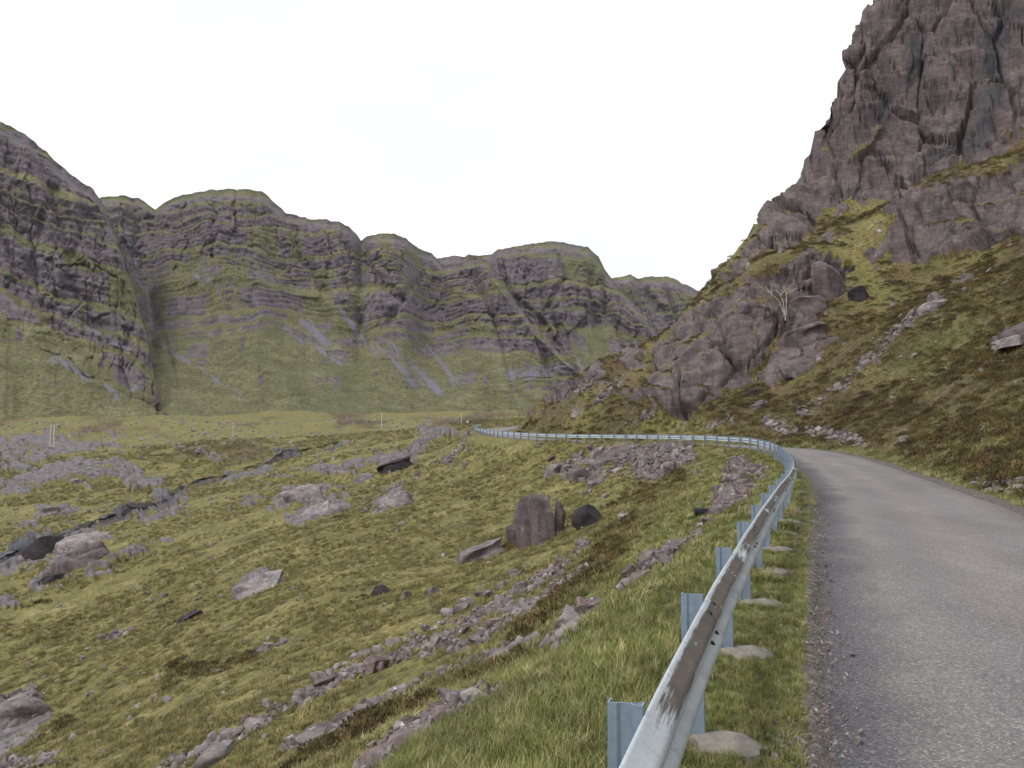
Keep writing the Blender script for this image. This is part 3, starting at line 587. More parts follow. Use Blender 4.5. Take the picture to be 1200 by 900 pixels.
# ------------------------------------------------------------------ road
b = NB('chip_seal_asphalt'); uv = b.n('ShaderNodeUVMap'); v = b.pos(); sep = b.n('ShaderNodeSeparateXYZ'); b.put(sep.inputs[0], uv.outputs[0])
ag = b.vor(v, 80, 'F1', 'Color'); agm = b.n('ShaderNodeSeparateColor'); b.put(agm.inputs[0], ag)
c = b.ramp(agm.outputs[0], (0.0, (0.115, 0.109, 0.115)), (0.5, (0.168, 0.157, 0.164)), (0.9, (0.232, 0.216, 0.220)), (1.0, (0.36, 0.34, 0.335)))
lat_ = sep.outputs['Y']
wob = b.math('MULTIPLY', b.math('SUBTRACT', b.noise(v, 0.6, 5, 0.6), 0.5), 1.1)
lw = b.math('ADD', lat_, wob)
trk = b.ramp(b.math('MULTIPLY', lw, 1 / 3.65), (0.0, (0.42, 0.43, 0.46)), (0.10, (0.62, 0.62, 0.64)), (0.2, (1.04, 1.02, 1.0)), (0.34, (0.92, 0.91, 0.92)), (0.52, (1.10, 1.04, 0.97)), (0.7, (0.92, 0.91, 0.92)), (0.85, (1.02, 1.0, 0.98)), (1.0, (0.85, 0.82, 0.76)))
c = b.mix(1.0, c, trk, 'MULTIPLY')
c = b.mix(0.7, c, b.ramp(b.noise(b.scaled(v, 1, .35, 1, -.38), 0.8, 6, 0.65), (0.3, 0.75), (0.7, 1.2)), 'MULTIPLY')
c = b.mix(b.ramp(b.noise(v, 1.9, 6, 0.7), (0.64, 0.0), (0.72, 0.5)), c, (0.10, 0.098, 0.102))
M['road'] = b.done(c, 0.85, b.bump(b.math('ADD', b.vor(v, 80), b.math('MULTIPLY', b.noise(v, 6, 3), 1.2)), 0.55, 0.012))
ks = np.arange(0, len(PATH)); n9 = 15
st_ = PS[ks]; lv = np.linspace(0, 1, n9)
le = ROAD_L + fb2(st_ / 1.1, st_ * 0, 4, 5, .6) * 0.10 + fb2(st_ / 6, st_ * 0, 2, 15) * .08; re_ = ROAD_R + fb2(st_ / 1.3, st_ * 0 + 5, 4, 6, .6) * 0.10
fin = PS < 60
V = []; UV = []
SF = np.concatenate([np.arange(0, 60, 0.08), np.arange(60, PS[-1], 0.4)])
pc = np.stack([np.interp(SF, PS, PATH[:, i]) for i in range(3)], 1); nn = np.stack([np.interp(SF, PS, NOR[:, i]) for i in range(2)], 1); nn /= np.linalg.norm(nn, axis=1, keepdims=True)
le = ROAD_L + fb2(SF / .9, SF * 0, 5, 5, .65) * 0.13 + fb2(SF / 6, SF * 0, 2, 15) * .08; re_ = ROAD_R + fb2(SF / 1.3, SF * 0 + 5, 4, 6, .6) * 0.12
for j, a in enumerate(lv):
    la = le + (re_ - le) * a
    zz = pc[:, 2] + 0.028 - 0.03 * (2 * a - 1) ** 2 + fb2(SF / 2.2, la / 1.4, 2, 44) * .010 - (0.035 if j == 0 else 0.06 if j == n9 - 1 else 0)
    V.append(np.stack([pc[:, 0] + nn[:, 0] * la, pc[:, 1] + nn[:, 1] * la, zz], -1)); UV.append(np.stack([SF, la - ROAD_L], -1))
V = np.array(V); UV = np.array(UV)
fc = grid_faces(*V.shape[:2])[:, ::-1]
me = mesh_np('road', V.reshape(-1, 3), fc, True, None, M['road'])
ul = me.uv_layers.new(name='UVMap'); ul.data.foreach_set('uv', UV.reshape(-1, 2)[fc.ravel()].astype(np.float32).ravel())
tag(link('road', me), 'narrow single track tarmac road curving left round the hillside', kind='structure')
tick('road')

# ------------------------------------------------------------------ metal, wood and small materials
st0 = PS[np.argmin(np.hypot(PATH[:, 0] - 1.10, PATH[:, 1] - 4.37))]
def galv(name, dirt):
    b = NB(name); v = b.pos(); n1 = b.noise(v, 3.0, 5, 0.6); n2 = b.noise(v, 40, 3, 0.6)
    c = b.ramp(n1, (0.3, (0.42, 0.46, 0.52)), (0.7, (0.60, 0.64, 0.70))) if dirt else b.ramp(n1, (0.3, (0.19, 0.24, 0.31)), (0.7, (0.28, 0.34, 0.425)))
    c = b.mix(0.4, c, b.ramp(n2, (0.3, 0.75), (0.7, 1.15)), 'MULTIPLY')
    rough, met = 0.5, 0.35
    if dirt:
        uv = b.n('ShaderNodeUVMap'); sp = b.n('ShaderNodeSeparateXYZ'); b.put(sp.inputs[0], uv.outputs[0])
        nn_ = b.noise(b.scaled(uv.outputs[0], 3.5, 34, 1), 1.0, 6, 0.7); lo = b.noise(b.scaled(uv.outputs[0], 0.55, 0.5, 1), 1.0, 4, 0.6)
        bandv = b.ramp(b.math('ADD', sp.outputs['Y'], b.math('MULTIPLY', b.math('SUBTRACT', nn_, 0.5), 0.10)), (0.04, 0.0), (0.06, 1.0), (0.215, 1.0), (0.245, 0.0))
        gap = b.ramp(b.math('ADD', lo, b.math('MULTIPLY', b.math('SUBTRACT', nn_, .5), .25)), (0.38, 0.0), (0.43, 1.0))
        f = b.math('MULTIPLY', b.math('MULTIPLY', bandv, gap), b.ramp(b.math('ADD', b.math('MULTIPLY', b.math('SUBTRACT', sp.outputs['X'], st0 - 2.3), 0.5), b.math('MULTIPLY', b.math('SUBTRACT', nn_, .5), .5)), (0.28, 0.12), (0.36, 1.0)))
        bc = b.ramp(b.noise(b.scaled(uv.outputs[0], 8, 3, 1), 1.0, 5, 0.6), (0.3, (0.040, 0.030, 0.023)), (0.55, (0.066, 0.047, 0.034)), (0.75, (0.115, 0.058, 0.034)))
        c = b.mix(b.math('MULTIPLY', f, 0.93), c, bc)
        smu = b.ramp(b.noise(b.scaled(uv.outputs[0], 26, 5, 1), 1.0, 4, 0.6), (0.62, 0.0), (0.70, 0.55)); c = b.mix(smu, c, (0.17, 0.16, 0.155))
        rough = b.math('ADD', 0.46, b.math('MULTIPLY', f, 0.4)); met = b.math('MULTIPLY', b.math('SUBTRACT', 1.0, f), 0.35)
    return b.done(c, rough, None, met)
M['zinc'] = galv('galvanised_post', False); M['rail'] = galv('galvanised_rail_with_worn_brown_coat', True)
def simple(name, c1, c2, scale=6., rough=.85, metal=0.):
    b = NB(name); c = b.ramp(b.noise(b.obj(), scale, 4, .65), (0.3, c1), (0.7, c2)); return b.done(c, rough, None, metal)
M['bolt'] = simple('dark_bolt', (0.015, 0.015, 0.016), (0.04, 0.038, 0.036), 30, .6)
M['conc'] = simple('rough_concrete', (0.15, 0.132, 0.115), (0.26, 0.235, 0.21), 14)
M['wood'] = simple('weathered_pole', (0.40, 0.38, 0.34), (0.58, 0.55, 0.50), 3)
M['white'] = simple('white_paint', (0.72, 0.72, 0.72), (0.82, 0.82, 0.80), 3, .5)
M['black'] = simple('black_plastic', (0.008, 0.009, 0.012), (0.022, 0.024, 0.03), 9, .35)
M['bark'] = simple('pale_bare_wood', (0.28, 0.25, 0.22), (0.52, 0.48, 0.43), 5)
M['porc'] = simple('brown_insulator', (0.08, 0.04, 0.03), (0.12, 0.06, 0.04), 5, .3)

# ------------------------------------------------------------------ guardrail
SP = 1.8; posts_s = np.array([st0 + SP * k for k in range(-4, 200)]); end_s = PS[np.argmin(np.hypot(PATH[:, 0] + 4.6, PATH[:, 1] - 116))]
posts_s = posts_s[posts_s < end_s]
def frame(s_):
    p = np.array([np.interp(s_, PS, PATH[:, i]) for i in range(3)]); n = np.array([np.interp(s_, PS, NOR[:, i]) for i in range(2)]); n /= np.linalg.norm(n)
    return p, n
rail = tag(empty('guardrail', (0, 0, 0)), 'long galvanised steel guardrail with corrugated beam following the road edge', 'guardrail')
RZ = 0.60
half = [(0.156, 0.000), (0.146, 0.010), (0.108, 0.064), (0.098, 0.078), (0.086, 0.083), (0.062, 0.083), (0.050, 0.077), (0.042, 0.066), (0.018, 0.012), (0.008, 0.003), (0.0, 0.002)]
prof = half + [(-z, o) for z, o in half[-2::-1]]
pr = np.array(prof); seg = np.concatenate([[0], np.cumsum(np.linalg.norm(np.diff(pr, axis=0), axis=1))]); pv = seg / seg[-1]
tn = np.gradient(pr, axis=0); tn /= np.linalg.norm(tn, axis=1, keepdims=True); bkp = pr + 0.0035 * np.stack([tn[:, 1], -tn[:, 0]], 1) * np.array([1, 1])
sgn = 1 if (bkp[5, 1] < pr[5, 1]) else -1
bkp = pr + sgn * 0.0035 * np.stack([tn[:, 1], -tn[:, 0]], 1)
loop = np.concatenate([pr, bkp[::-1]], 0); lv_ = np.concatenate([pv, pv[::-1]])
def beam(s0, s1):
    ss = np.arange(s0, s1 + .001, 0.15); V = []; U = []
    for q in ss:
        p, n = frame(q); off = 0.006 * sst(s1 - .34, s1 - .30, q) - 0.0
        wob = 0.006 * math.sin(q * 1.1) + 0.004 * math.sin(q * 2.7 + 1)
        la = loop[:, 1] + off; V.append(np.stack([p[0] + n[0] * la, p[1] + n[1] * la, p[2] + RZ + wob + loop[:, 0]], -1)); U.append(np.stack([np.full(len(la), q), lv_ + np.where(np.arange(len(la)) < len(pr), 0, 2)], -1))
    V = np.array(V); nr, nc = V.shape[:2]; i = np.arange(nr * nc).reshape(nr, nc); ic = np.concatenate([i, i[:, :1]], 1)
    f = np.stack([ic[:-1, :-1], ic[:-1, 1:], ic[1:, 1:], ic[1:, :-1]], -1).reshape(-1, 4)
    me = mesh_np('rail_beam', V.reshape(-1, 3), f, True, None, M['rail']); ul = me.uv_layers.new(name='UVMap'); ul.data.foreach_set('uv', np.array(U).reshape(-1, 2)[f.ravel()].astype(np.float32).ravel())
    return me
for k in range(0, len(posts_s) - 1, 2):
    link('rail_beam', beam(posts_s[k] - 0.16, min(posts_s[min(k + 2, len(posts_s) - 1)] + 0.16, posts_s[-1] + .2)), rail)
def channel(w, fl, th, lip, h0, h1):
    o = [(0, 0), (w * .26, 0), (w * .36, .012), (w * .64, .012), (w * .74, 0), (w, 0), (w, fl), (w - lip, fl), (w - lip, fl - th), (w - th, fl - th), (w - th, th), (w * .76, th), (w * .66, .012 + th), (w * .34, .012 + th), (w * .24, th), (th, th), (th, fl - th), (lip, fl - th), (lip, fl), (0, fl)]
    bm = bmesh.new(); a = [bm.verts.new((x, y, h0)) for x, y in o]; c = [bm.verts.new((x, y, h1)) for x, y in o]; n = len(o)
    for i in range(n): bm.faces.new((a[i], a[(i + 1) % n], c[(i + 1) % n], c[i]))
    t = bm.faces.new(c); bmesh.ops.triangulate(bm, faces=[t]); bmesh.ops.recalc_face_normals(bm, faces=bm.faces)
    me = bpy.data.meshes.new('post'); bm.to_mesh(me); bm.free(); me.materials.append(M['zinc']); return me
post_me = channel(0.118, 0.040, 0.005, 0.009, -0.45, 0.795)
def lathe(name, pts, seg=10, mat=None, smooth=True, caps=True):
    V = []; n = len(pts)
    for z, r in pts:
        for j in range(seg): a = 2 * math.pi * j / seg; V.append((r * math.cos(a), r * math.sin(a), z))
    f = [(i * seg + j, i * seg + (j + 1) % seg, (i + 1) * seg + (j + 1) % seg, (i + 1) * seg + j) for i in range(n - 1) for j in range(seg)]
    if caps: f += [tuple(range(seg))[::-1], tuple((n - 1) * seg + j for j in range(seg))]
    me = bpy.data.meshes.new(name); me.from_pydata(V, [], f); me.polygons.foreach_set('use_smooth', [smooth] * len(f)); me.update()
    if mat: me.materials.append(mat)
    return me
bolt_me = lathe('bolt', [(0, .017), (.006, .017), (.011, .010), (.012, .0)], 8, M['bolt'], caps=False)
bm = bmesh.new(); rr = random.Random(3); ring = []
for j in range(14):
    a = 2 * math.pi * j / 14; k = rr.uniform(.6, 1.25); ring.append((math.cos(a) * .25 * k, math.sin(a) * .16 * k))
a = [bm.verts.new((x * 1.25, y * 1.25, -.25)) for x, y in ring]; c = [bm.verts.new((x, y, .028 + rr.uniform(-.01, .01))) for x, y in ring]; e = [bm.verts.new((x * .5, y * .5, .048 + rr.uniform(-.008, .012))) for x, y in ring]
for i in range(14):
    j = (i + 1) % 14; bm.faces.new((a[i], a[j], c[j], c[i])); bm.faces.new((c[i], c[j], e[j], e[i]))
bm.faces.new(e); foot_me = bpy.data.meshes.new('footing'); bm.to_mesh(foot_me); bm.free(); foot_me.materials.append(M['conc'])
for k, q in enumerate(posts_s):
    p, n = frame(q); ang = math.atan2(n[1], n[0]); base = np.array([p[0] - n[0] * 0.122, p[1] - n[1] * 0.122, p[2]])
    link('post', post_me, rail, base, (0, 0, ang))
    if q < st0 + 60:
        rr_ = random.Random(k); link('footing', foot_me, rail, (p[0] + n[0] * .10, p[1] + n[1] * .10, p[2] - rr_.uniform(.0, .016)), (0, 0, ang + rr_.uniform(-.3, .3)), (1, rr_.uniform(.8, 1.2), 1))
    if q < st0 + 16:
        t = np.array([-n[1], n[0]])
        spots = [(0, 0.0, .004)]
        if k % 2 == 0: spots += [(s_, z_, o_) for s_ in (-.11, .11) for z_, o_ in ((.127, .040), (.034, .052), (-.034, .052), (-.127, .040))]
        for s_, z_, o_ in spots:
            tilt = 0 if z_ == 0 else (-.6 if (z_ > .1 or -.05 < z_ < 0) else .6)
            pp = p[:2] + n * (o_ + .004) + t * s_; oo = link('bolt', bolt_me, rail, (pp[0], pp[1], p[2] + RZ + z_))
            oo.rotation_euler = (Matrix.Rotation(ang, 3, 'Z') @ Matrix.Rotation(math.pi / 2 + tilt, 3, 'Y')).to_euler()
tick('guardrail')

# ------------------------------------------------------------------ rocks
def rock_arr(seed, a, b_, c_, sub=4, planes=8, rough=.06, pw=.7, skirt=False):
    r = np.random.default_rng(seed); bm = bmesh.new(); bmesh.ops.create_icosphere(bm, subdivisions=sub, radius=1)
    V = np.array([v.co[:] for v in bm.verts]); Fs = np.array([[v.index for v in f.verts] for f in bm.faces]); bm.free()
    V = np.sign(V) * np.abs(V) ** pw; 
    for _ in range(planes):
        n = r.normal(size=3); n[2] *= .7; n /= np.linalg.norm(n); h = r.uniform(.55, .88)
        d = V @ n; V = V - np.clip(d - h, 0, None)[:, None] * n
    nn = V / (np.linalg.norm(V, axis=1, keepdims=True) + 1e-9)
    V = V * np.array([a, b_, c_])
    s_ = max(a, b_, c_); o = seed * 3.7
    k = fb3(V[:, 0] / (.5 * s_) + o, V[:, 1] / (.5 * s_), V[:, 2] / (.5 * s_), 4, 2, .6) * rough * 1.6 * s_
    zz = V[:, 2] / (.23 * c_) + V[:, 0] * .2 / s_ + o; ph = zz - np.floor(zz); k = k - (ph < .16) * rough * .5 * s_ * (c_ / s_)
    cr_ = 1 - 2 * np.abs(vn3(V[:, 0] / (.6 * s_) + o, V[:, 1] / (.6 * s_), V[:, 2] / (2.2 * s_), 5)); k = k - np.clip(cr_ - .75, 0, 1) * rough * 3 * s_
    V = V + nn * k[:, None]
    if skirt:
        low = V[:, 2] < 0; t = np.clip(-V[:, 2] / c_, 0, 1); e = np.hypot(V[:, 0] / a, V[:, 1] / b_) + 1e-6
        f = np.where(low, np.maximum(1.0, (.86 + .22 * t) / e * (e > .25) + (e <= .25)), 1.0); V[:, 0] *= f; V[:, 1] *= f; V[:, 2] = np.where(low, V[:, 2] * 2.2, V[:, 2])
    return V, Fs
def pxm(d): return d / F
def outcrop(px, py, w, h, label, mat, tilt=0., seed=0, depth=1.0, name='rock_outcrop', cat_='rock', sub=4, rough=.07, pw=.7, planes=10, grp=None, lift=.06):
    lift = lift - .22 if (px > 880 and h < 14) else lift
    p, n = pick(px, py + .32 * h); m = p[1] / F; a, c_ = w * m / 2 * 1.12, h * m / 2 * 1.15
    V, Fs = rock_arr(seed + int(px) * 7 + int(py), a, max(a, c_) * depth, c_, sub, planes, rough, pw, True)
    o = link(name, mesh_np(name, V, Fs, False if sub < 3 else True, None, M[mat]), None, (p[0], p[1] + max(a, c_) * depth * .25, p[2] + h * m * lift), (0, -tilt, rnd.uniform(-.25, .25)))
    return tag(o, label, cat_, grp)
OC = [
 (560,646,62,26,'low grey rock at the left foot of the tall split pillar','rock',.35),
 (690,604,34,36,'dark wet rock hollow just right of the tall split pillar','dark',.5),
 (302,684,60,22,'pale mauve slab lying alone in grass left of the scree','pale',.38),
 (375,598,66,18,'long pale slab in the middle of the grassy slope, nearer of two','pale',.40),
 (345,580,54,14,'long pale slab in the middle of the grassy slope, farther of two','pale',.30),
 (455,586,46,18,'tilted pale slab high on the slope below the far bend','pale',.45),
 (462,546,36,10,'dark ribbed rock step under the far road bend','dark',.35),
 (222,722,34,16,'small dark wet rock face alone in the lower left grass','dark',.3),
 (447,692,24,15,'black hollow boulder just above the boulder scree','dark',.2),
 (475,697,15,16,'upright grey boulder beside the black hollow boulder','rock',.1),
 (64,599,48,13,'small low slab in valley grass at the left edge','pale',.05),
 (98,631,72,15,'rounded pale slab beside the dark stream gully','pale',.05),
 (88,656,60,22,'tilted grey slab running down from the stream gully','mauve',.62),
 (34,642,56,22,'dark wet rock step in the stream gully at the left edge','dark',.5),
 (55,678,38,16,'dark wet rock below the tilted gully slab','dark',.6),
 (162,593,36,8,'dark wet rock wall beside the stream pool','dark',.1),
 (647,551,30,18,'grey boulder heap below the far guardrail, leftmost','rock',.35),
 (684,556,24,20,'rounded mauve boulder beside the rubble fan','mauve',.2),
 (703,563,30,13,'flat boulder at the lower left of the rubble fan','rock',.15),
 (733,525,50,10,'smooth mauve slab under the guardrail above the rubble fan','mauve',.05),
 (706,541,26,12,'broken grey boulder left of the rubble fan','rock',.2),
 (598,765,70,15,'long pale slab among heather below the scree','pale',.42),
 (676,738,46,26,'lichen grey boulder cluster near the bottom of the slope','pale',.35),
 (300,848,30,22,'large angular boulder on top of the lower scree line','rock',.3),
 (250,884,54,26,'large grey slab at the bottom end of the scree line','rock',.4),
 (376,862,52,18,'long boulder with dark overhang in the lower scree','rock',.25),
 (476,868,44,36,'big tilted grey boulder at the bottom edge of the slope','pale',.5),
 (520,838,44,22,'reddish grey boulder above the big tilted one','pink',.4),
 (15,838,60,36,'grey rock bank at the lower left corner','rock',.2),
 (845,657,0,0,'','',0),
 (756,676,34,18,'pinkish boulder below the black pipe','pink',.35),
 (976,328,0,0,'','',0),
 (940,426,66,20,'grey slab in hillside grass, lower of two under the bare tree','mauve',.30),
 (940,388,56,16,'grey slab in hillside grass, upper of two under the bare tree','mauve',.30),
 (884,458,22,14,'dark boulder at the foot of the cliff above the road','dark',.3),
 (891,474,20,18,'mauve boulder below the dark one at the cliff foot','mauve',.1),
 (1007,342,24,22,'dark block just right of the leaning block','dark',.4),
 (1062,514,18,13,'round lichen boulder on the bank above the road','rock',.1),
 (1092,355,30,9,'flat grey rock at the top of the hillside stone run','pale',.35),
 (1186,400,40,6,'grey rock rib in heather at the right edge','pale',.35),
 (676,492,12,7,'pale boulder on the hillside above the far guardrail','pale',.0),
]
for i, (px_, py_, w, h, lb, mt, tl) in enumerate(OC):
    if w: outcrop(px_, py_, w, h, lb, mt, tl, i * 13)
def group_thing(name, label, cat_, parts, part_name, mat, seed):
    root = None
    for i, (px_, py_, w, h, tl, dp) in enumerate(parts):
        p, n = pick(px_, py_ + .42 * h); m = p[1] / F
        if root is None: root = tag(empty(name, p), label, cat_)
        V, Fs = rock_arr(seed + i, w * m / 2, w * m / 2 * dp, h * m / 2, 4, 7, .03, .38, True)
        o = link(part_name, mesh_np(part_name, V, Fs, True, None, M[mat]), root, np.array([p[0], p[1] + .6, p[2] + h * m * .38]) - np.array(root.location), (0, -tl, .2))
    return root
group_thing('rock_pillar', 'tall split mauve sandstone pillar standing out of the grassy slope', 'rock pillar', [(617,612,26,70,.10,1.2), (636,610,30,62,.04,1.1), (656,608,14,42,-.05,1.2), (600,628,14,26,.2,1.)], 'column', 'mauve', 900)
group_thing('leaning_block', 'huge leaning sandstone block on the hillside right of the bare tree', 'rock', [(972,326,38,50,.35,.9), (952,356,44,18,.15,.9)], 'block', 'mauve', 950)
tick('outcrops')

# ------------------------------------------------------------------ angular stone shapes
def stone_mesh(name, seed, mat, sub=0, dims=(1, .75, .55)):
    r = random.Random(seed); bm = bmesh.new()
    for _ in range(15):
        v = Vector((r.uniform(-1, 1), r.uniform(-1, 1), r.uniform(-1, 1))); v = v / max(abs(v.x), abs(v.y), abs(v.z)) * r.uniform(.75, 1)
        bm.verts.new((v.x * dims[0] * .5, v.y * dims[1] * .5, v.z * dims[2] * .5))
    h = bmesh.ops.convex_hull(bm, input=bm.verts); bmesh.ops.delete(bm, geom=[g for g in h['geom_interior'] if isinstance(g, bmesh.types.BMVert)], context='VERTS')
    if sub:
        bmesh.ops.bevel(bm, geom=bm.edges[:], offset=.045, segments=1, affect='EDGES'); bmesh.ops.triangulate(bm, faces=bm.faces[:])
        for v in bm.verts: v.co += Vector((r.uniform(-1, 1), r.uniform(-1, 1), r.uniform(-1, 1))) * .018
    bmesh.ops.recalc_face_normals(bm, faces=bm.faces)
    me = bpy.data.meshes.new(name); bm.to_mesh(me); bm.free(); me.materials.append(M[mat]); return me
BM = {m: [stone_mesh('boulder', 50 + i, m, 1, ((1, .8, .62), (1, .7, .45), (1, .9, .8), (1, .6, .35))[i % 4]) for i in range(6)] for m in ('rock', 'pale', 'pink', 'mauve')}
ORD = 'topmost second third fourth fifth sixth seventh eighth ninth tenth eleventh twelfth thirteenth fourteenth fifteenth sixteenth seventeenth eighteenth nineteenth twentieth'.split()
def ordinal(i):
    if i < 20: return ORD[i]
    t, u = divmod(i + 1, 10); tens = {2: 'twenty', 3: 'thirty'}[t]
    return {2: 'twentieth', 3: 'thirtieth'}[t] if u == 0 else tens + '-' + 'first second third fourth fifth sixth seventh eighth ninth'.split()[u - 1]
def boulders(kind, where, group, line, wid, n, smin, smax, mats, seed, first='topmost', frm='from the top of'):
    r = random.Random(seed); line = np.array(line, float); cum = np.concatenate([[0], np.cumsum(np.linalg.norm(np.diff(line, axis=0), axis=1))])
    for i in range(n):
        u = (i + .2 + .6 * r.random()) / n * cum[-1]; x = np.interp(u, cum, line[:, 0]); y = np.interp(u, cum, line[:, 1]); g = r.gauss(0, wid * .5)
        p, nn = pick(x + g * .4, y + g * .8); s_ = r.uniform(smin, smax) * p[1] / F * (1 if r.random() < .75 else 1.4)
        o = link('boulder', r.choice(BM[r.choice(mats)]), None, (p[0], p[1], p[2] + s_ * r.uniform(.02, .18)), (r.uniform(-.5, .5), r.uniform(-.5, .5) - .25, r.uniform(0, 6.28)), s_)
        tag(o, ('%s %s of %s' % (first, kind, where)) if i == 0 else ('%s, %s %s %s' % (kind, ordinal(i), frm, where)), 'boulder', group)
LFT = dict(first='leftmost', frm='from the left of')
boulders('grey boulder', 'the main scree run', 'boulders of the main scree run', [(640,678),(600,704),(560,728),(520,748),(470,768),(420,788)], 10, 32, 7, 13, ['rock', 'pale', 'pale'], 1)
boulders('bulky grey boulder', 'the left edge of the main scree', 'boulders edging the main scree run', [(620,668),(560,705),(510,735),(460,756),(395,785),(380,800)], 5, 22, 9, 20, ['pale', 'pale', 'rock'], 2)
boulders('grey boulder', 'the lower scree run', 'boulders of the lower scree run', [(420,790),(380,808),(330,832),(280,862),(200,898)], 9, 30, 8, 20, ['rock', 'pale', 'rock'], 3)
boulders('pinkish boulder', 'the narrow stone line beside the main scree', 'boulders of the pinkish stone line', [(690,662),(650,690),(610,720),(570,745),(530,765)], 7, 17, 5, 10, ['pink', 'rock'], 4)
boulders('grey boulder', 'the middle stone line in the heather', 'boulders of the middle stone line', [(520,790),(470,814),(430,832),(385,856),(340,875)], 6, 18, 8, 17, ['rock', 'pale'], 5)
boulders('grey boulder', 'the lowest stone line at the slope bottom', 'boulders of the lowest stone line', [(588,812),(545,828),(500,852),(450,892)], 9, 22, 10, 24, ['pale', 'rock', 'pale'], 6)
boulders('broken mauve block', 'the rubble fan under the far guardrail', 'blocks of the rubble fan', [(810,526),(780,532),(765,545),(750,560)], 22, 16, 6, 10, ['pink', 'mauve', 'pink'], 7)
boulders('broken pink block', 'the rubble spill by the guardrail bend', 'blocks of the rubble spill', [(885,548),(865,565),(850,585),(845,600)], 16, 16, 7, 12, ['pink', 'pink', 'rock'], 8)
boulders('pinkish stone', 'the line below the black pipe', 'stones below the black pipe', [(818,625),(790,650),(760,668),(735,690)], 6, 12, 6, 15, ['pink', 'pale'], 9)
boulders('grey boulder', 'the heap left of the rubble fan', 'boulders left of the rubble fan', [(645,548),(690,545),(730,548),(735,530)], 12, 12, 7, 15, ['rock', 'mauve'], 10, **LFT)
boulders('pale stone', 'the run down the right hillside', 'stones of the hillside run', [(1115,347),(1075,372),(1040,400),(1015,425),(985,452),(950,478),(905,500)], 7, 30, 5, 11, ['pale', 'pink', 'rock'], 11)
boulders('lichen spotted stone', 'the tumbled bank above the road', 'stones of the roadside bank', [(893,500),(920,507),(950,512),(985,516),(1012,524)], 9, 26, 6, 13, ['pale', 'rock', 'pink'], 12, **LFT)
boulders('whitish stone', 'the right hand verge stones', 'stones of the right verge', [(1142,568),(1165,572),(1200,580)], 7, 10, 9, 17, ['pale', 'rock'], 13, **LFT)
boulders('grey boulder', 'the stones by the lichen cluster', 'boulders by the lichen cluster', [(705,712),(680,732),(655,752)], 8, 8, 8, 16, ['pale', 'rock'], 14)
boulders('grey stone', 'the short stone row in the left grass', 'stones of the short row', [(95,764),(130,752),(162,740)], 2, 8, 4, 8, ['pale'], 15, **LFT)
boulders('grey stone', 'the short stone row above the lower scree', 'stones of the upper short row', [(290,772),(318,758),(345,750)], 3, 7, 5, 9, ['pale', 'rock'], 16, **LFT)
tick('boulders')

# ------------------------------------------------------------------ scattered small things by geometry nodes
def scatter(name, label, pts, nor_rot, scl, variants, extra=None):
    """points with rotation and size; one of the variant meshes stands on each"""
    me = bpy.data.meshes.new(name); me.vertices.add(len(pts)); me.vertices.foreach_set('co', np.asarray(pts, np.float32).ravel())
    for nm, tp, key, v in [('rot', 'FLOAT_VECTOR', 'vector', nor_rot), ('scl', 'FLOAT', 'value', scl), ('vid', 'INT', 'value', RG.integers(0, len(variants), len(pts)))] + [(k, 'FLOAT', 'value', q) for k, q in (extra or {}).items()]:
        a = me.attributes.new(nm, tp, 'POINT'); a.data.foreach_set(key, np.asarray(v, np.int32 if tp == 'INT' else np.float32).ravel())
    o = link(name, me); g = bpy.data.node_groups.new(name, 'GeometryNodeTree')
    g.interface.new_socket('Geometry', in_out='INPUT', socket_type='NodeSocketGeometry'); g.interface.new_socket('Geometry', in_out='OUTPUT', socket_type='NodeSocketGeometry')
    gi = g.nodes.new('NodeGroupInput'); go = g.nodes.new('NodeGroupOutput'); ip = g.nodes.new('GeometryNodeInstanceOnPoints'); mtp = g.nodes.new('GeometryNodeMeshToPoints')
    c_ = bpy.data.collections.new(name + '_shapes')
    for i, vm in enumerate(variants): c_.objects.link(bpy.data.objects.new('%s_shape_%d' % (name, i), vm))
    ci = g.nodes.new('GeometryNodeCollectionInfo'); ci.inputs['Collection'].default_value = c_; ci.inputs['Separate Children'].default_value = True; ci.inputs['Reset Children'].default_value = True
    def na(nm, tp):
        n = g.nodes.new('GeometryNodeInputNamedAttribute'); n.data_type = tp; n.inputs['Name'].default_value = nm; return n.outputs['Attribute']
    lk = g.links.new; lk(gi.outputs[0], mtp.inputs['Mesh']); lk(mtp.outputs[0], ip.inputs['Points']); lk(ci.outputs[0], ip.inputs['Instance']); ip.inputs['Pick Instance'].default_value = True
    lk(na('vid', 'INT'), ip.inputs['Instance Index']); lk(na('rot', 'FLOAT_VECTOR'), ip.inputs['Rotation']); lk(na('scl', 'FLOAT'), ip.inputs['Scale']); lk(ip.outputs[0], go.inputs[0])
    md = o.modifiers.new('scatter', 'NODES'); md.node_group = g
    return tag(o, label, kind='stuff')
def polar(n, r0, r1, pw, pa=-60, pb=1260):
    r = r0 + (r1 - r0) * RG.random(n) ** pw; c = (RG.uniform(pa, pb, n) - PX0) / (PX1 - PX0) * (NC - 1); ci = np.clip(np.round(c), 0, NC - 1).astype(int)
    row = np.array([np.searchsorted(RR[a_], b_) for a_, b_ in zip(ci, r)]); row = np.clip(row, 1, RR.shape[1] - 2)
    t = (r - RR[ci, row - 1]) / (RR[ci, row] - RR[ci, row - 1] + 1e-9); p = P[ci, row - 1] * (1 - t[:, None]) + P[ci, row] * t[:, None]
    az = np.arctan(((PX0 + c / (NC - 1) * (PX1 - PX0)) - 600) / F); dx = r * np.sin(az) - RR[ci, row] * 0; p[:, 0] += (np.tan(az) - np.tan(AZ[ci])) * p[:, 1]
    return p, ci, row, r
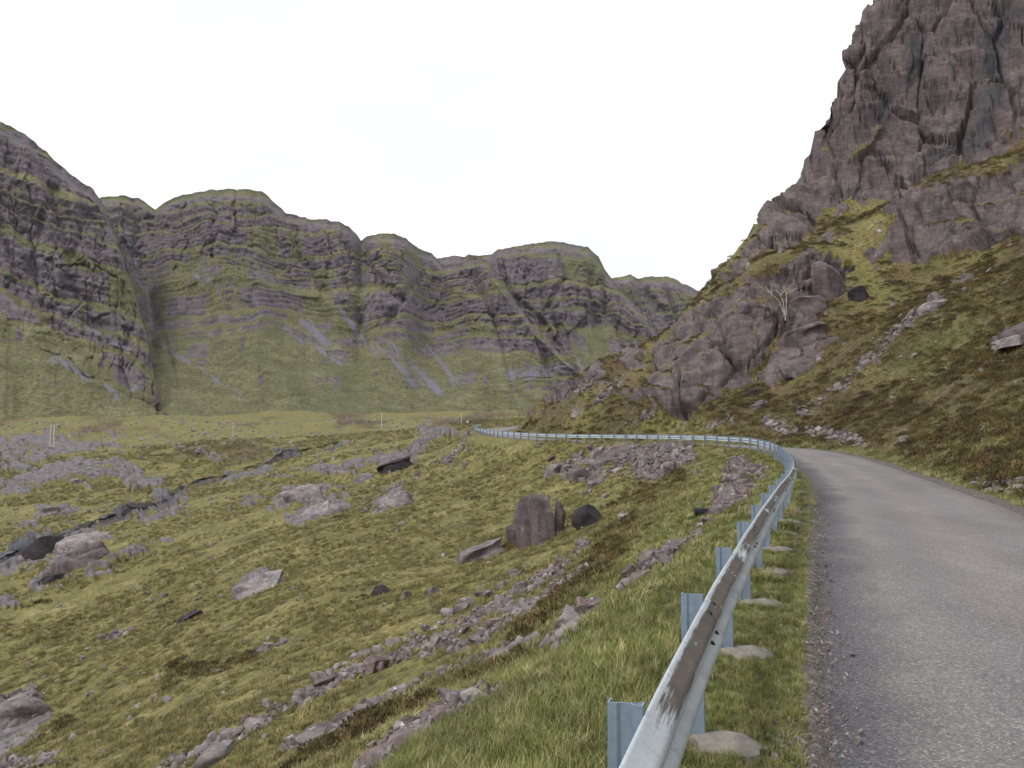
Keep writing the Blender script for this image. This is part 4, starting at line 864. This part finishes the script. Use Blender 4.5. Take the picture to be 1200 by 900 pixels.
def grass_mat(name):
    b = NB(name); inf = b.n('ShaderNodeObjectInfo'); loc = inf.outputs['Location']; rn = inf.outputs['Random']
    lu = b.n('ShaderNodeAttribute', attribute_name='lush', attribute_type='INSTANCER').outputs['Fac']; he = b.n('ShaderNodeAttribute', attribute_name='heath', attribute_type='INSTANCER').outputs['Fac']
    mid = b.noise(loc, 0.9, 3, 0.6)
    g = b.ramp(rn, (0.0, (0.105, 0.102, 0.033)), (0.45, (0.172, 0.157, 0.056)), (0.75, (0.245, 0.21, 0.09)), (1.0, (0.40, 0.31, 0.16)))
    l = b.ramp(rn, (0.0, (0.105, 0.130, 0.034)), (0.45, (0.178, 0.198, 0.058)), (0.75, (0.27, 0.26, 0.10)), (1.0, (0.46, 0.40, 0.22)))
    c = b.mix(lu, g, l); c = b.mix(b.math('MULTIPLY', he, 0.7, True), c, (0.13, 0.10, 0.042)); c = b.mix(1.0, c, b.ramp(mid, (0.3, 0.6), (0.7, 1.35)), 'MULTIPLY')
    b.b.inputs['Subsurface Weight'].default_value = 0.0
    return b.done(c, 0.7)
M['blade'] = grass_mat('grass_blade')
def tuft(seed, nb, spread, h, lean, w):
    r = random.Random(seed); V = []; Fs = []
    for _ in range(nb):
        a = r.uniform(0, 6.28); q = r.random() ** .5 * spread; x, y = q * math.cos(a), q * math.sin(a); hh = h * r.uniform(.5, 1.1); b_ = r.uniform(0, 6.28); ln = hh * lean * r.uniform(.2, 1.2)
        dx, dy = math.cos(b_), math.sin(b_); sx, sy = -dy * w / 2, dx * w / 2; k = len(V)
        for t in (0, .5, 1):
            ox, oy = x + dx * ln * t * t, y + dy * ln * t * t; z = hh * (t - .25 * t * t * lean) - .01
            if t < 1: V += [(ox - sx * (1 - .4 * t), oy - sy * (1 - .4 * t), z), (ox + sx * (1 - .4 * t), oy + sy * (1 - .4 * t), z)]
            else: V.append((ox, oy, z))
        Fs += [(k, k + 1, k + 3, k + 2), (k + 2, k + 3, k + 4)]
    me = bpy.data.meshes.new('tuft'); me.from_pydata(V, [], Fs); me.materials.append(M['blade']); return me
TF = [tuft(i, 26, .07, .17 + .02 * (i % 3), .55 + .1 * (i % 3), .0055) for i in range(5)]
TC = [tuft(20 + i, 34, .20, .30, .8, .016) for i in range(4)]
def zrot(n, tilt): return np.stack([RG.normal(0, tilt, n), RG.normal(0, tilt, n), RG.uniform(0, 6.28, n)], 1)
def keep_of(ci, row, p):
    g = lambda k: A[k][ci, row]
    return (g('rock') < .35) & (g('scree') < .38) & (g('dirt') < .45), g
p, ci, row, r = polar(52000, 1.6, 14, 1.6)
ok, g = keep_of(ci, row, p); la = LAT[ci, row]; ok &= (la < .40 + .25 * RG.random(len(la))) | (la > 4.55); ok &= RG.random(len(r)) > .15
st_v = lateral(p[:, 0], p[:, 1])[2]; fd = np.abs(((st_v - st0 + SP / 2) % SP) - SP / 2); ok &= ~((fd < .12) & (la > -.1) & (la < .26))
q = np.where(ok)[0]; scatter('grass_tufts', 'short green and straw coloured grass beside the guardrail', p[q], zrot(len(q), .18), RG.uniform(.4, 1.05, len(q)) * np.where(la[q] > -.3, .5, .85), TF, {'lush': g('lush')[q], 'heath': np.clip(g('heath')[q], 0, 1)})
p, ci, row, r = polar(64000, 9, 75, 1.25)
ok, g = keep_of(ci, row, p); la = LAT[ci, row]; ok &= (la < .2) | (la > 4.7); cl = fb2(p[:, 0] / 1.3, p[:, 1] / 1.3, 3, 301); ok &= cl > -.25
q = np.where(ok)[0]; scatter('moor_grass', 'tussocky moor grass covering the slopes', p[q], zrot(len(q), .2), RG.uniform(.4, 1.0, len(q)) * (.55 + r[q] / 75 * .6) * (1 + .5 * cl[q]), TC, {'lush': g('lush')[q] * .8, 'heath': np.clip(g('heath')[q], 0, 1)})
def heather_mat():
    b = NB('heather_twigs'); inf = b.n('ShaderNodeObjectInfo'); v = b.pos()
    c = b.ramp(inf.outputs['Random'], (0.0, (0.060, 0.044, 0.022)), (0.4, (0.105, 0.074, 0.036)), (0.7, (0.105, 0.096, 0.034)), (1.0, (0.19, 0.115, 0.05)))
    c = b.mix(1.0, c, b.ramp(b.noise(v, 9, 3, .7), (0.3, 0.5), (0.7, 1.5)), 'MULTIPLY'); return b.done(c, .85)
M['heather'] = heather_mat()
def heather(seed):
    r = random.Random(seed); V = []; Fs = []
    for _ in range(150):
        a = r.uniform(0, 6.28); q = r.random() ** .55; x, y = q * math.cos(a) * .5, q * math.sin(a) * .5; h = .34 * (1 - q * q) ** .6 * r.uniform(.65, 1.15) + .03
        d = Vector((r.gauss(x, .3), r.gauss(y, .3), r.uniform(.5, 1.2))).normalized(); sd_ = d.orthogonal().normalized(); sd_.rotate(Matrix.Rotation(r.uniform(0, 6.28), 3, d)); l, w = r.uniform(.09, .17), r.uniform(.022, .05); k = len(V); o_ = Vector((x, y, max(h - l, -.02)))
        V += [tuple(o_ - sd_ * w * .4), tuple(o_ + sd_ * w * .4), tuple(o_ + d * l * .65 + sd_ * w * .5), tuple(o_ + d * l), tuple(o_ + d * l * .65 - sd_ * w * .5)]; Fs.append((k, k + 1, k + 2, k + 3, k + 4))
    me = bpy.data.meshes.new('heather'); me.from_pydata(V, [], Fs); me.materials.append(M['heather']); return me
HV = [heather(i) for i in range(4)]
p, ci, row, r = polar(60000, 7, 100, 1.15)
ok, g = keep_of(ci, row, p); la = LAT[ci, row]; hv = g('heath') + fb2(p[:, 0] / 4, p[:, 1] / 4, 4, 311, .6) * .9 - g('lush') * .5; ok &= ((la < -1.6) | (la > 5.3)) & (RG.random(len(r)) < np.clip((hv - .10) * 1.1, 0, .5) * np.where(la < 0, .7, 1.))
q = np.where(ok)[0]; scatter('heather', 'brown heather clumps on the slopes', p[q] - np.array([0, 0, .03]), zrot(len(q), .15), RG.uniform(.35, .95, len(q)) * (.7 + r[q] / 100 * .6), HV)
p, ci, row, r = polar(34000, 70, 300, 1.0, -60, 620)
ok, g = keep_of(ci, row, p); cl = fb2(p[:, 0] / 9, p[:, 1] / 9, 4, 321, .6); ok &= (LAT[ci, row] < -2) & (cl > -.1)
q = np.where(ok)[0]; scatter('far_moor_grass', 'rough moor grass on the valley floor', p[q], zrot(len(q), .2), RG.uniform(.6, 1.5, len(q)) * (.5 + r[q] / 160), TC, {'lush': g('lush')[q] * .8, 'heath': np.clip(g('heath')[q], 0, 1)})
# loose stones
SV = [stone_mesh('stone', 200 + i, ('pink', 'rock', 'pale', 'rock', 'pink', 'pale', 'rock', 'mauve')[i], 0, (1, .8, .6)) for i in range(8)]
wts = (np.clip(A['scree'][:NC, :NR] - .22, 0, 1) * (RAD[:NC, :NR] < 170)).ravel(); cand = RG.choice(len(wts), 15000, p=wts / wts.sum()); ci, row = cand // NR, cand % NR
p = P[ci, row] + RG.normal(0, .06, (len(ci), 3)) * np.array([1, 1, .3]); dd = p[:, 1]
scatter('scree_stones', 'small broken stones filling the scree runs', p, RG.uniform(0, 6.28, (len(ci), 3)), np.clip(RG.lognormal(0, .6, len(ci)) * (.05 + dd * .0030), .04, 1.1), SV)
p, ci, row, r = polar(1700, 8, 170, 1.0); q = np.where(((LAT[ci, row] < -2) | (LAT[ci, row] > 5.4)) & (A['rock'][ci, row] < .35))[0]
scatter('scattered_stones', 'single pale stones dotted over the slopes', p[q], RG.uniform(0, 6.28, (len(q), 3)), np.clip(RG.lognormal(0, .5, len(q)) * (.07 + r[q] * .0036), .04, 1.0), [stone_mesh('stone', 240 + i, 'pale', 0, (1, .8, .6)) for i in range(4)])
p, ci, row, r = polar(1500, 150, 520, 1.0, -60, 600); q = np.where(LAT[ci, row] < -3)[0]
scatter('valley_stones', 'pale stones dotted over the far valley floor', p[q], RG.uniform(0, 6.28, (len(q), 3)), np.clip(RG.lognormal(0, .5, len(q)) * r[q] * .0028, .2, 3), [stone_mesh('stone', 280 + i, 'pale', 0, (1, .8, .6)) for i in range(4)])
SG = [stone_mesh('pebble', 260 + i, 'pale' if i % 2 else 'rock', 0, (1, .8, .6)) for i in range(5)]
n = 5200; ss = st0 - 3.5 + 24 * RG.random(n) ** 1.7; la = ROAD_L - .12 + RG.normal(0, .16, n) + .1 * RG.random(n); pp = np.stack([np.interp(ss, PS, PATH[:, i]) for i in range(3)], 1); nn = np.stack([np.interp(ss, PS, NOR[:, i]) for i in range(2)], 1)
x = pp[:, 0] + nn[:, 0] * la; y = pp[:, 1] + nn[:, 1] * la; z = pp[:, 2] + np.where(la > ROAD_L, .012, .006)
scatter('gravel', 'loose gravel along the left road edge', np.stack([x, y, z], 1), RG.uniform(0, 6.28, (n, 3)), np.clip(RG.lognormal(0, .5, n) * .016, .006, .06), SG)
tick('scatter')

# ------------------------------------------------------------------ power poles, tree, pipe, marker, stream
def power_pole(px, py, hpx, label, twin=False):
    p, n = pick(px, py); m = p[1] / F; h = hpx * m; root = tag(empty('power_pole', p), label, 'power pole', 'power poles crossing the valley')
    rad = max(.16, h * .022)
    offs = (-h * .075, h * .075) if twin else (0,)
    for o_ in offs: link('pole', lathe('pole', [(-1, rad * 1.1), (0, rad * 1.05), (h * .6, rad * .85), (h, rad * .7), (h + .05, rad * .3)], 10, M['wood']), root, (o_, 0, 0))
    bm = bmesh.new(); bmesh.ops.create_cube(bm, size=1); w = h * .13 + (h * .10 if twin else 0)
    for v in bm.verts: v.co = Vector((v.co.x * w, v.co.y * .14, v.co.z * .16))
    bmesh.ops.bevel(bm, geom=bm.edges[:], offset=.015, segments=1, affect='EDGES'); me = bpy.data.meshes.new('crossarm'); bm.to_mesh(me); bm.free(); me.materials.append(M['wood'])
    ca = link('crossarm', me, root, (0, -rad * .8, h * .96))
    for o_ in (-.45, 0, .45): link('insulator', lathe('insulator', [(0, .05), (.1, .09), (.14, .05), (.24, .09), (.30, .04)], 8, M['porc']), ca, (o_ * w, 0, .08))
    return root
power_pole(61, 525, 27, 'twin wooden power pole on the slabs at the far left', True)
power_pole(273, 510, 15, 'thin wooden power pole on the valley floor, second from the left')
power_pole(447, 503, 19, 'wooden power pole near the middle of the valley floor')
power_pole(541, 497, 13, 'small wooden power pole just left of the far road bend')
p, n = pick(548, 499); root = tag(empty('marker_board', p), 'tiny white marker board at the far road bend', 'sign')
link('post', lathe('post', [(-.3, .035), (.75, .03)], 8, M['zinc']), root)
bm = bmesh.new(); bmesh.ops.create_cube(bm, size=1)
for v in bm.verts: v.co = Vector((v.co.x * .46, v.co.y * .03, v.co.z * .36))
bmesh.ops.bevel(bm, geom=bm.edges[:], offset=.008, segments=1, affect='EDGES'); me = bpy.data.meshes.new('board'); bm.to_mesh(me); bm.free(); me.materials.append(M['white']); link('board', me, root, (0, -.05, .72))
# bare tree
def tube(pts, r0, r1, seg=6):
    V = []; Fs = []; n = len(pts)
    for i, p in enumerate(pts):
        t = (pts[min(i + 1, n - 1)] - pts[max(i - 1, 0)]).normalized(); a = t.orthogonal().normalized(); b_ = t.cross(a); r_ = r0 + (r1 - r0) * i / (n - 1)
        V += [p + (a * math.cos(6.283 * j / seg) + b_ * math.sin(6.283 * j / seg)) * r_ for j in range(seg)]
    for i in range(n - 1): Fs += [(i * seg + j, i * seg + (j + 1) % seg, (i + 1) * seg + (j + 1) % seg, (i + 1) * seg + j) for j in range(seg)]
    Fs.append(tuple((n - 1) * seg + j for j in range(seg))); return V, Fs
p, n = pick(921, 377); hT = 40 * p[1] / F; root = tag(empty('bare_tree', p), 'pale leafless small tree growing at the foot of the cliff', 'tree')
rt = random.Random(5)
def limb(start, d, l, r0, depth, acc):
    pts = [start]; 
    for i in range(6): d = (d + Vector((rt.gauss(0, .14), rt.gauss(0, .14), rt.gauss(.05, .08)))).normalized(); pts.append(pts[-1] + d * l / 6)
    acc.append(tube(pts, r0, r0 * .45))
    if depth:
        for k in range(3 if depth > 1 else 4): j = rt.randint(2, 6); limb(pts[j], (d + Vector((rt.gauss(0, .65), rt.gauss(0, .5), rt.gauss(0, .3)))).normalized(), l * rt.uniform(.45, .7), r0 * .55, depth - 1, acc)
def joined(acc, name):
    V = []; Fs = []
    for v, f in acc: k = len(V); V += [tuple(q) for q in v]; Fs += [tuple(i + k for i in g_) for g_ in f]
    me = bpy.data.meshes.new(name); me.from_pydata(V, [], Fs); me.materials.append(M['bark']); return me
for dx, ln in ((-.75, .95), (-.3, .7), (.25, .8)):
    st_pts = [Vector((0, 0, -.2)), Vector((dx * .15, 0, hT * .12)), Vector((dx * .4, .0, hT * .32))]
    link('trunk', joined([tube(st_pts, .065, .05)], 'trunk'), root)
    acc = []; limb(st_pts[-1], Vector((dx * .7, rt.uniform(-.2, .2), 1)).normalized(), hT * .62 * ln, .045, 2, acc); link('branch', joined(acc, 'branch'), root)
# ribbed black pipe
p, n = pick(828, 606); m = p[1] / F; Lp_ = 27 * m; rp = 6.2 * m; prof_ = []
for i in range(13):
    z0 = -Lp_ / 2 + Lp_ * i / 13
    prof_ += [(z0, rp * .86), (z0 + Lp_ / 13 * .25, rp), (z0 + Lp_ / 13 * .7, rp), (z0 + Lp_ / 13 * .9, rp * .86)]
prof_ += [(Lp_ / 2, rp * .86), (Lp_ / 2, rp * .70), (Lp_ / 2 - Lp_ * .4, rp * .68)]
pipe = link('drain_pipe', lathe('drain_pipe', prof_, 20, M['black'], False, False), None, (p[0], p[1], p[2] + rp * .55), (R(90), R(-8), R(80)))
tag(pipe, 'short black ribbed plastic drain pipe lying on the rubble spill', 'pipe')
# stone headwall of a culvert under the far rail
p, n = pick(634, 524); root = tag(empty('stone_headwall', p), 'small grey stone culvert wall under the far guardrail', 'wall'); m = p[1] / F; rw = random.Random(8)
for j in range(3):
    for i in range(4): link('stone', rw.choice(BM['rock'] + BM['pale']), root, ((i - 1.5 + .5 * (j % 2)) * 3.6 * m, rw.uniform(-.1, .1), (j - .2) * 3.3 * m), (rw.uniform(-.2, .2), rw.uniform(-.2, .2), rw.uniform(-.2, .2)), 4.3 * m)
# stream
b = NB('dark_stream_water'); v = b.pos(); M['water'] = b.done(b.ramp(b.noise(v, 1.4, 4, .6), (0.55, (0.012, 0.014, 0.018)), (0.72, (0.03, 0.035, 0.04)), (0.80, (0.5, 0.52, 0.54))), 0.12, b.bump(b.noise(v, 4, 3), .3, .05))
sp_ = []
SD = cat(np.array([(a_, b_, 0) for a_, b_ in STREAM], float), 4.0)[:, :2]
for a_, b_ in SD:
    q, n = pick(a_, b_); sp_.append(q)
sp_ = np.array(sp_); kz = np.ones(5) / 5; spad = np.pad(sp_, ((2, 2), (0, 0)), 'edge'); sp_ = np.stack([np.convolve(spad[:, i], kz, 'valid') for i in range(3)], 1)
tg = np.gradient(sp_[:, :2], axis=0); tg /= np.linalg.norm(tg, axis=1, keepdims=True) + 1e-9; nn = np.stack([-tg[:, 1], tg[:, 0]], 1); wS = np.clip(.38 + .3 * np.sin(np.arange(len(sp_)) * .9) + .25 * np.sin(np.arange(len(sp_)) * 2.3), .08, 2)[:, None]
V = np.stack([np.concatenate([sp_[:, :2] + nn * wS, sp_[:, 2:] + .12], 1), np.concatenate([sp_[:, :2] - nn * wS, sp_[:, 2:] + .12], 1)], 0)
tag(link('stream', mesh_np('stream', V.reshape(-1, 3), grid_faces(2, len(sp_)), True, None, M['water'])), 'dark narrow stream winding down the valley floor', kind='structure')
tick('done')

# ------------------------------------------------------------------ damp air over the valley
bm = bmesh.new(); bmesh.ops.create_cube(bm, size=1)
for v in bm.verts: v.co = Vector((v.co.x * 5200, v.co.y * 5200, -60 + (v.co.z + .5) * 520))
me = bpy.data.meshes.new('haze'); bm.to_mesh(me); bm.free(); hm = bpy.data.materials.new('damp_air'); hm.use_nodes = True; hm.node_tree.nodes.clear()
ho = hm.node_tree.nodes.new('ShaderNodeOutputMaterial'); hv_ = hm.node_tree.nodes.new('ShaderNodeVolumePrincipled'); hv_.inputs['Color'].default_value = (.86, .91, 1, 1); hv_.inputs['Density'].default_value = 3.5e-5; hv_.inputs['Anisotropy'].default_value = .2
hm.node_tree.links.new(hv_.outputs[0], ho.inputs['Volume']); me.materials.append(hm); tag(link('haze', me), 'thin pale haze in the valley air', kind='stuff')
sc.cycles.volume_bounces = 0
tick('haze')
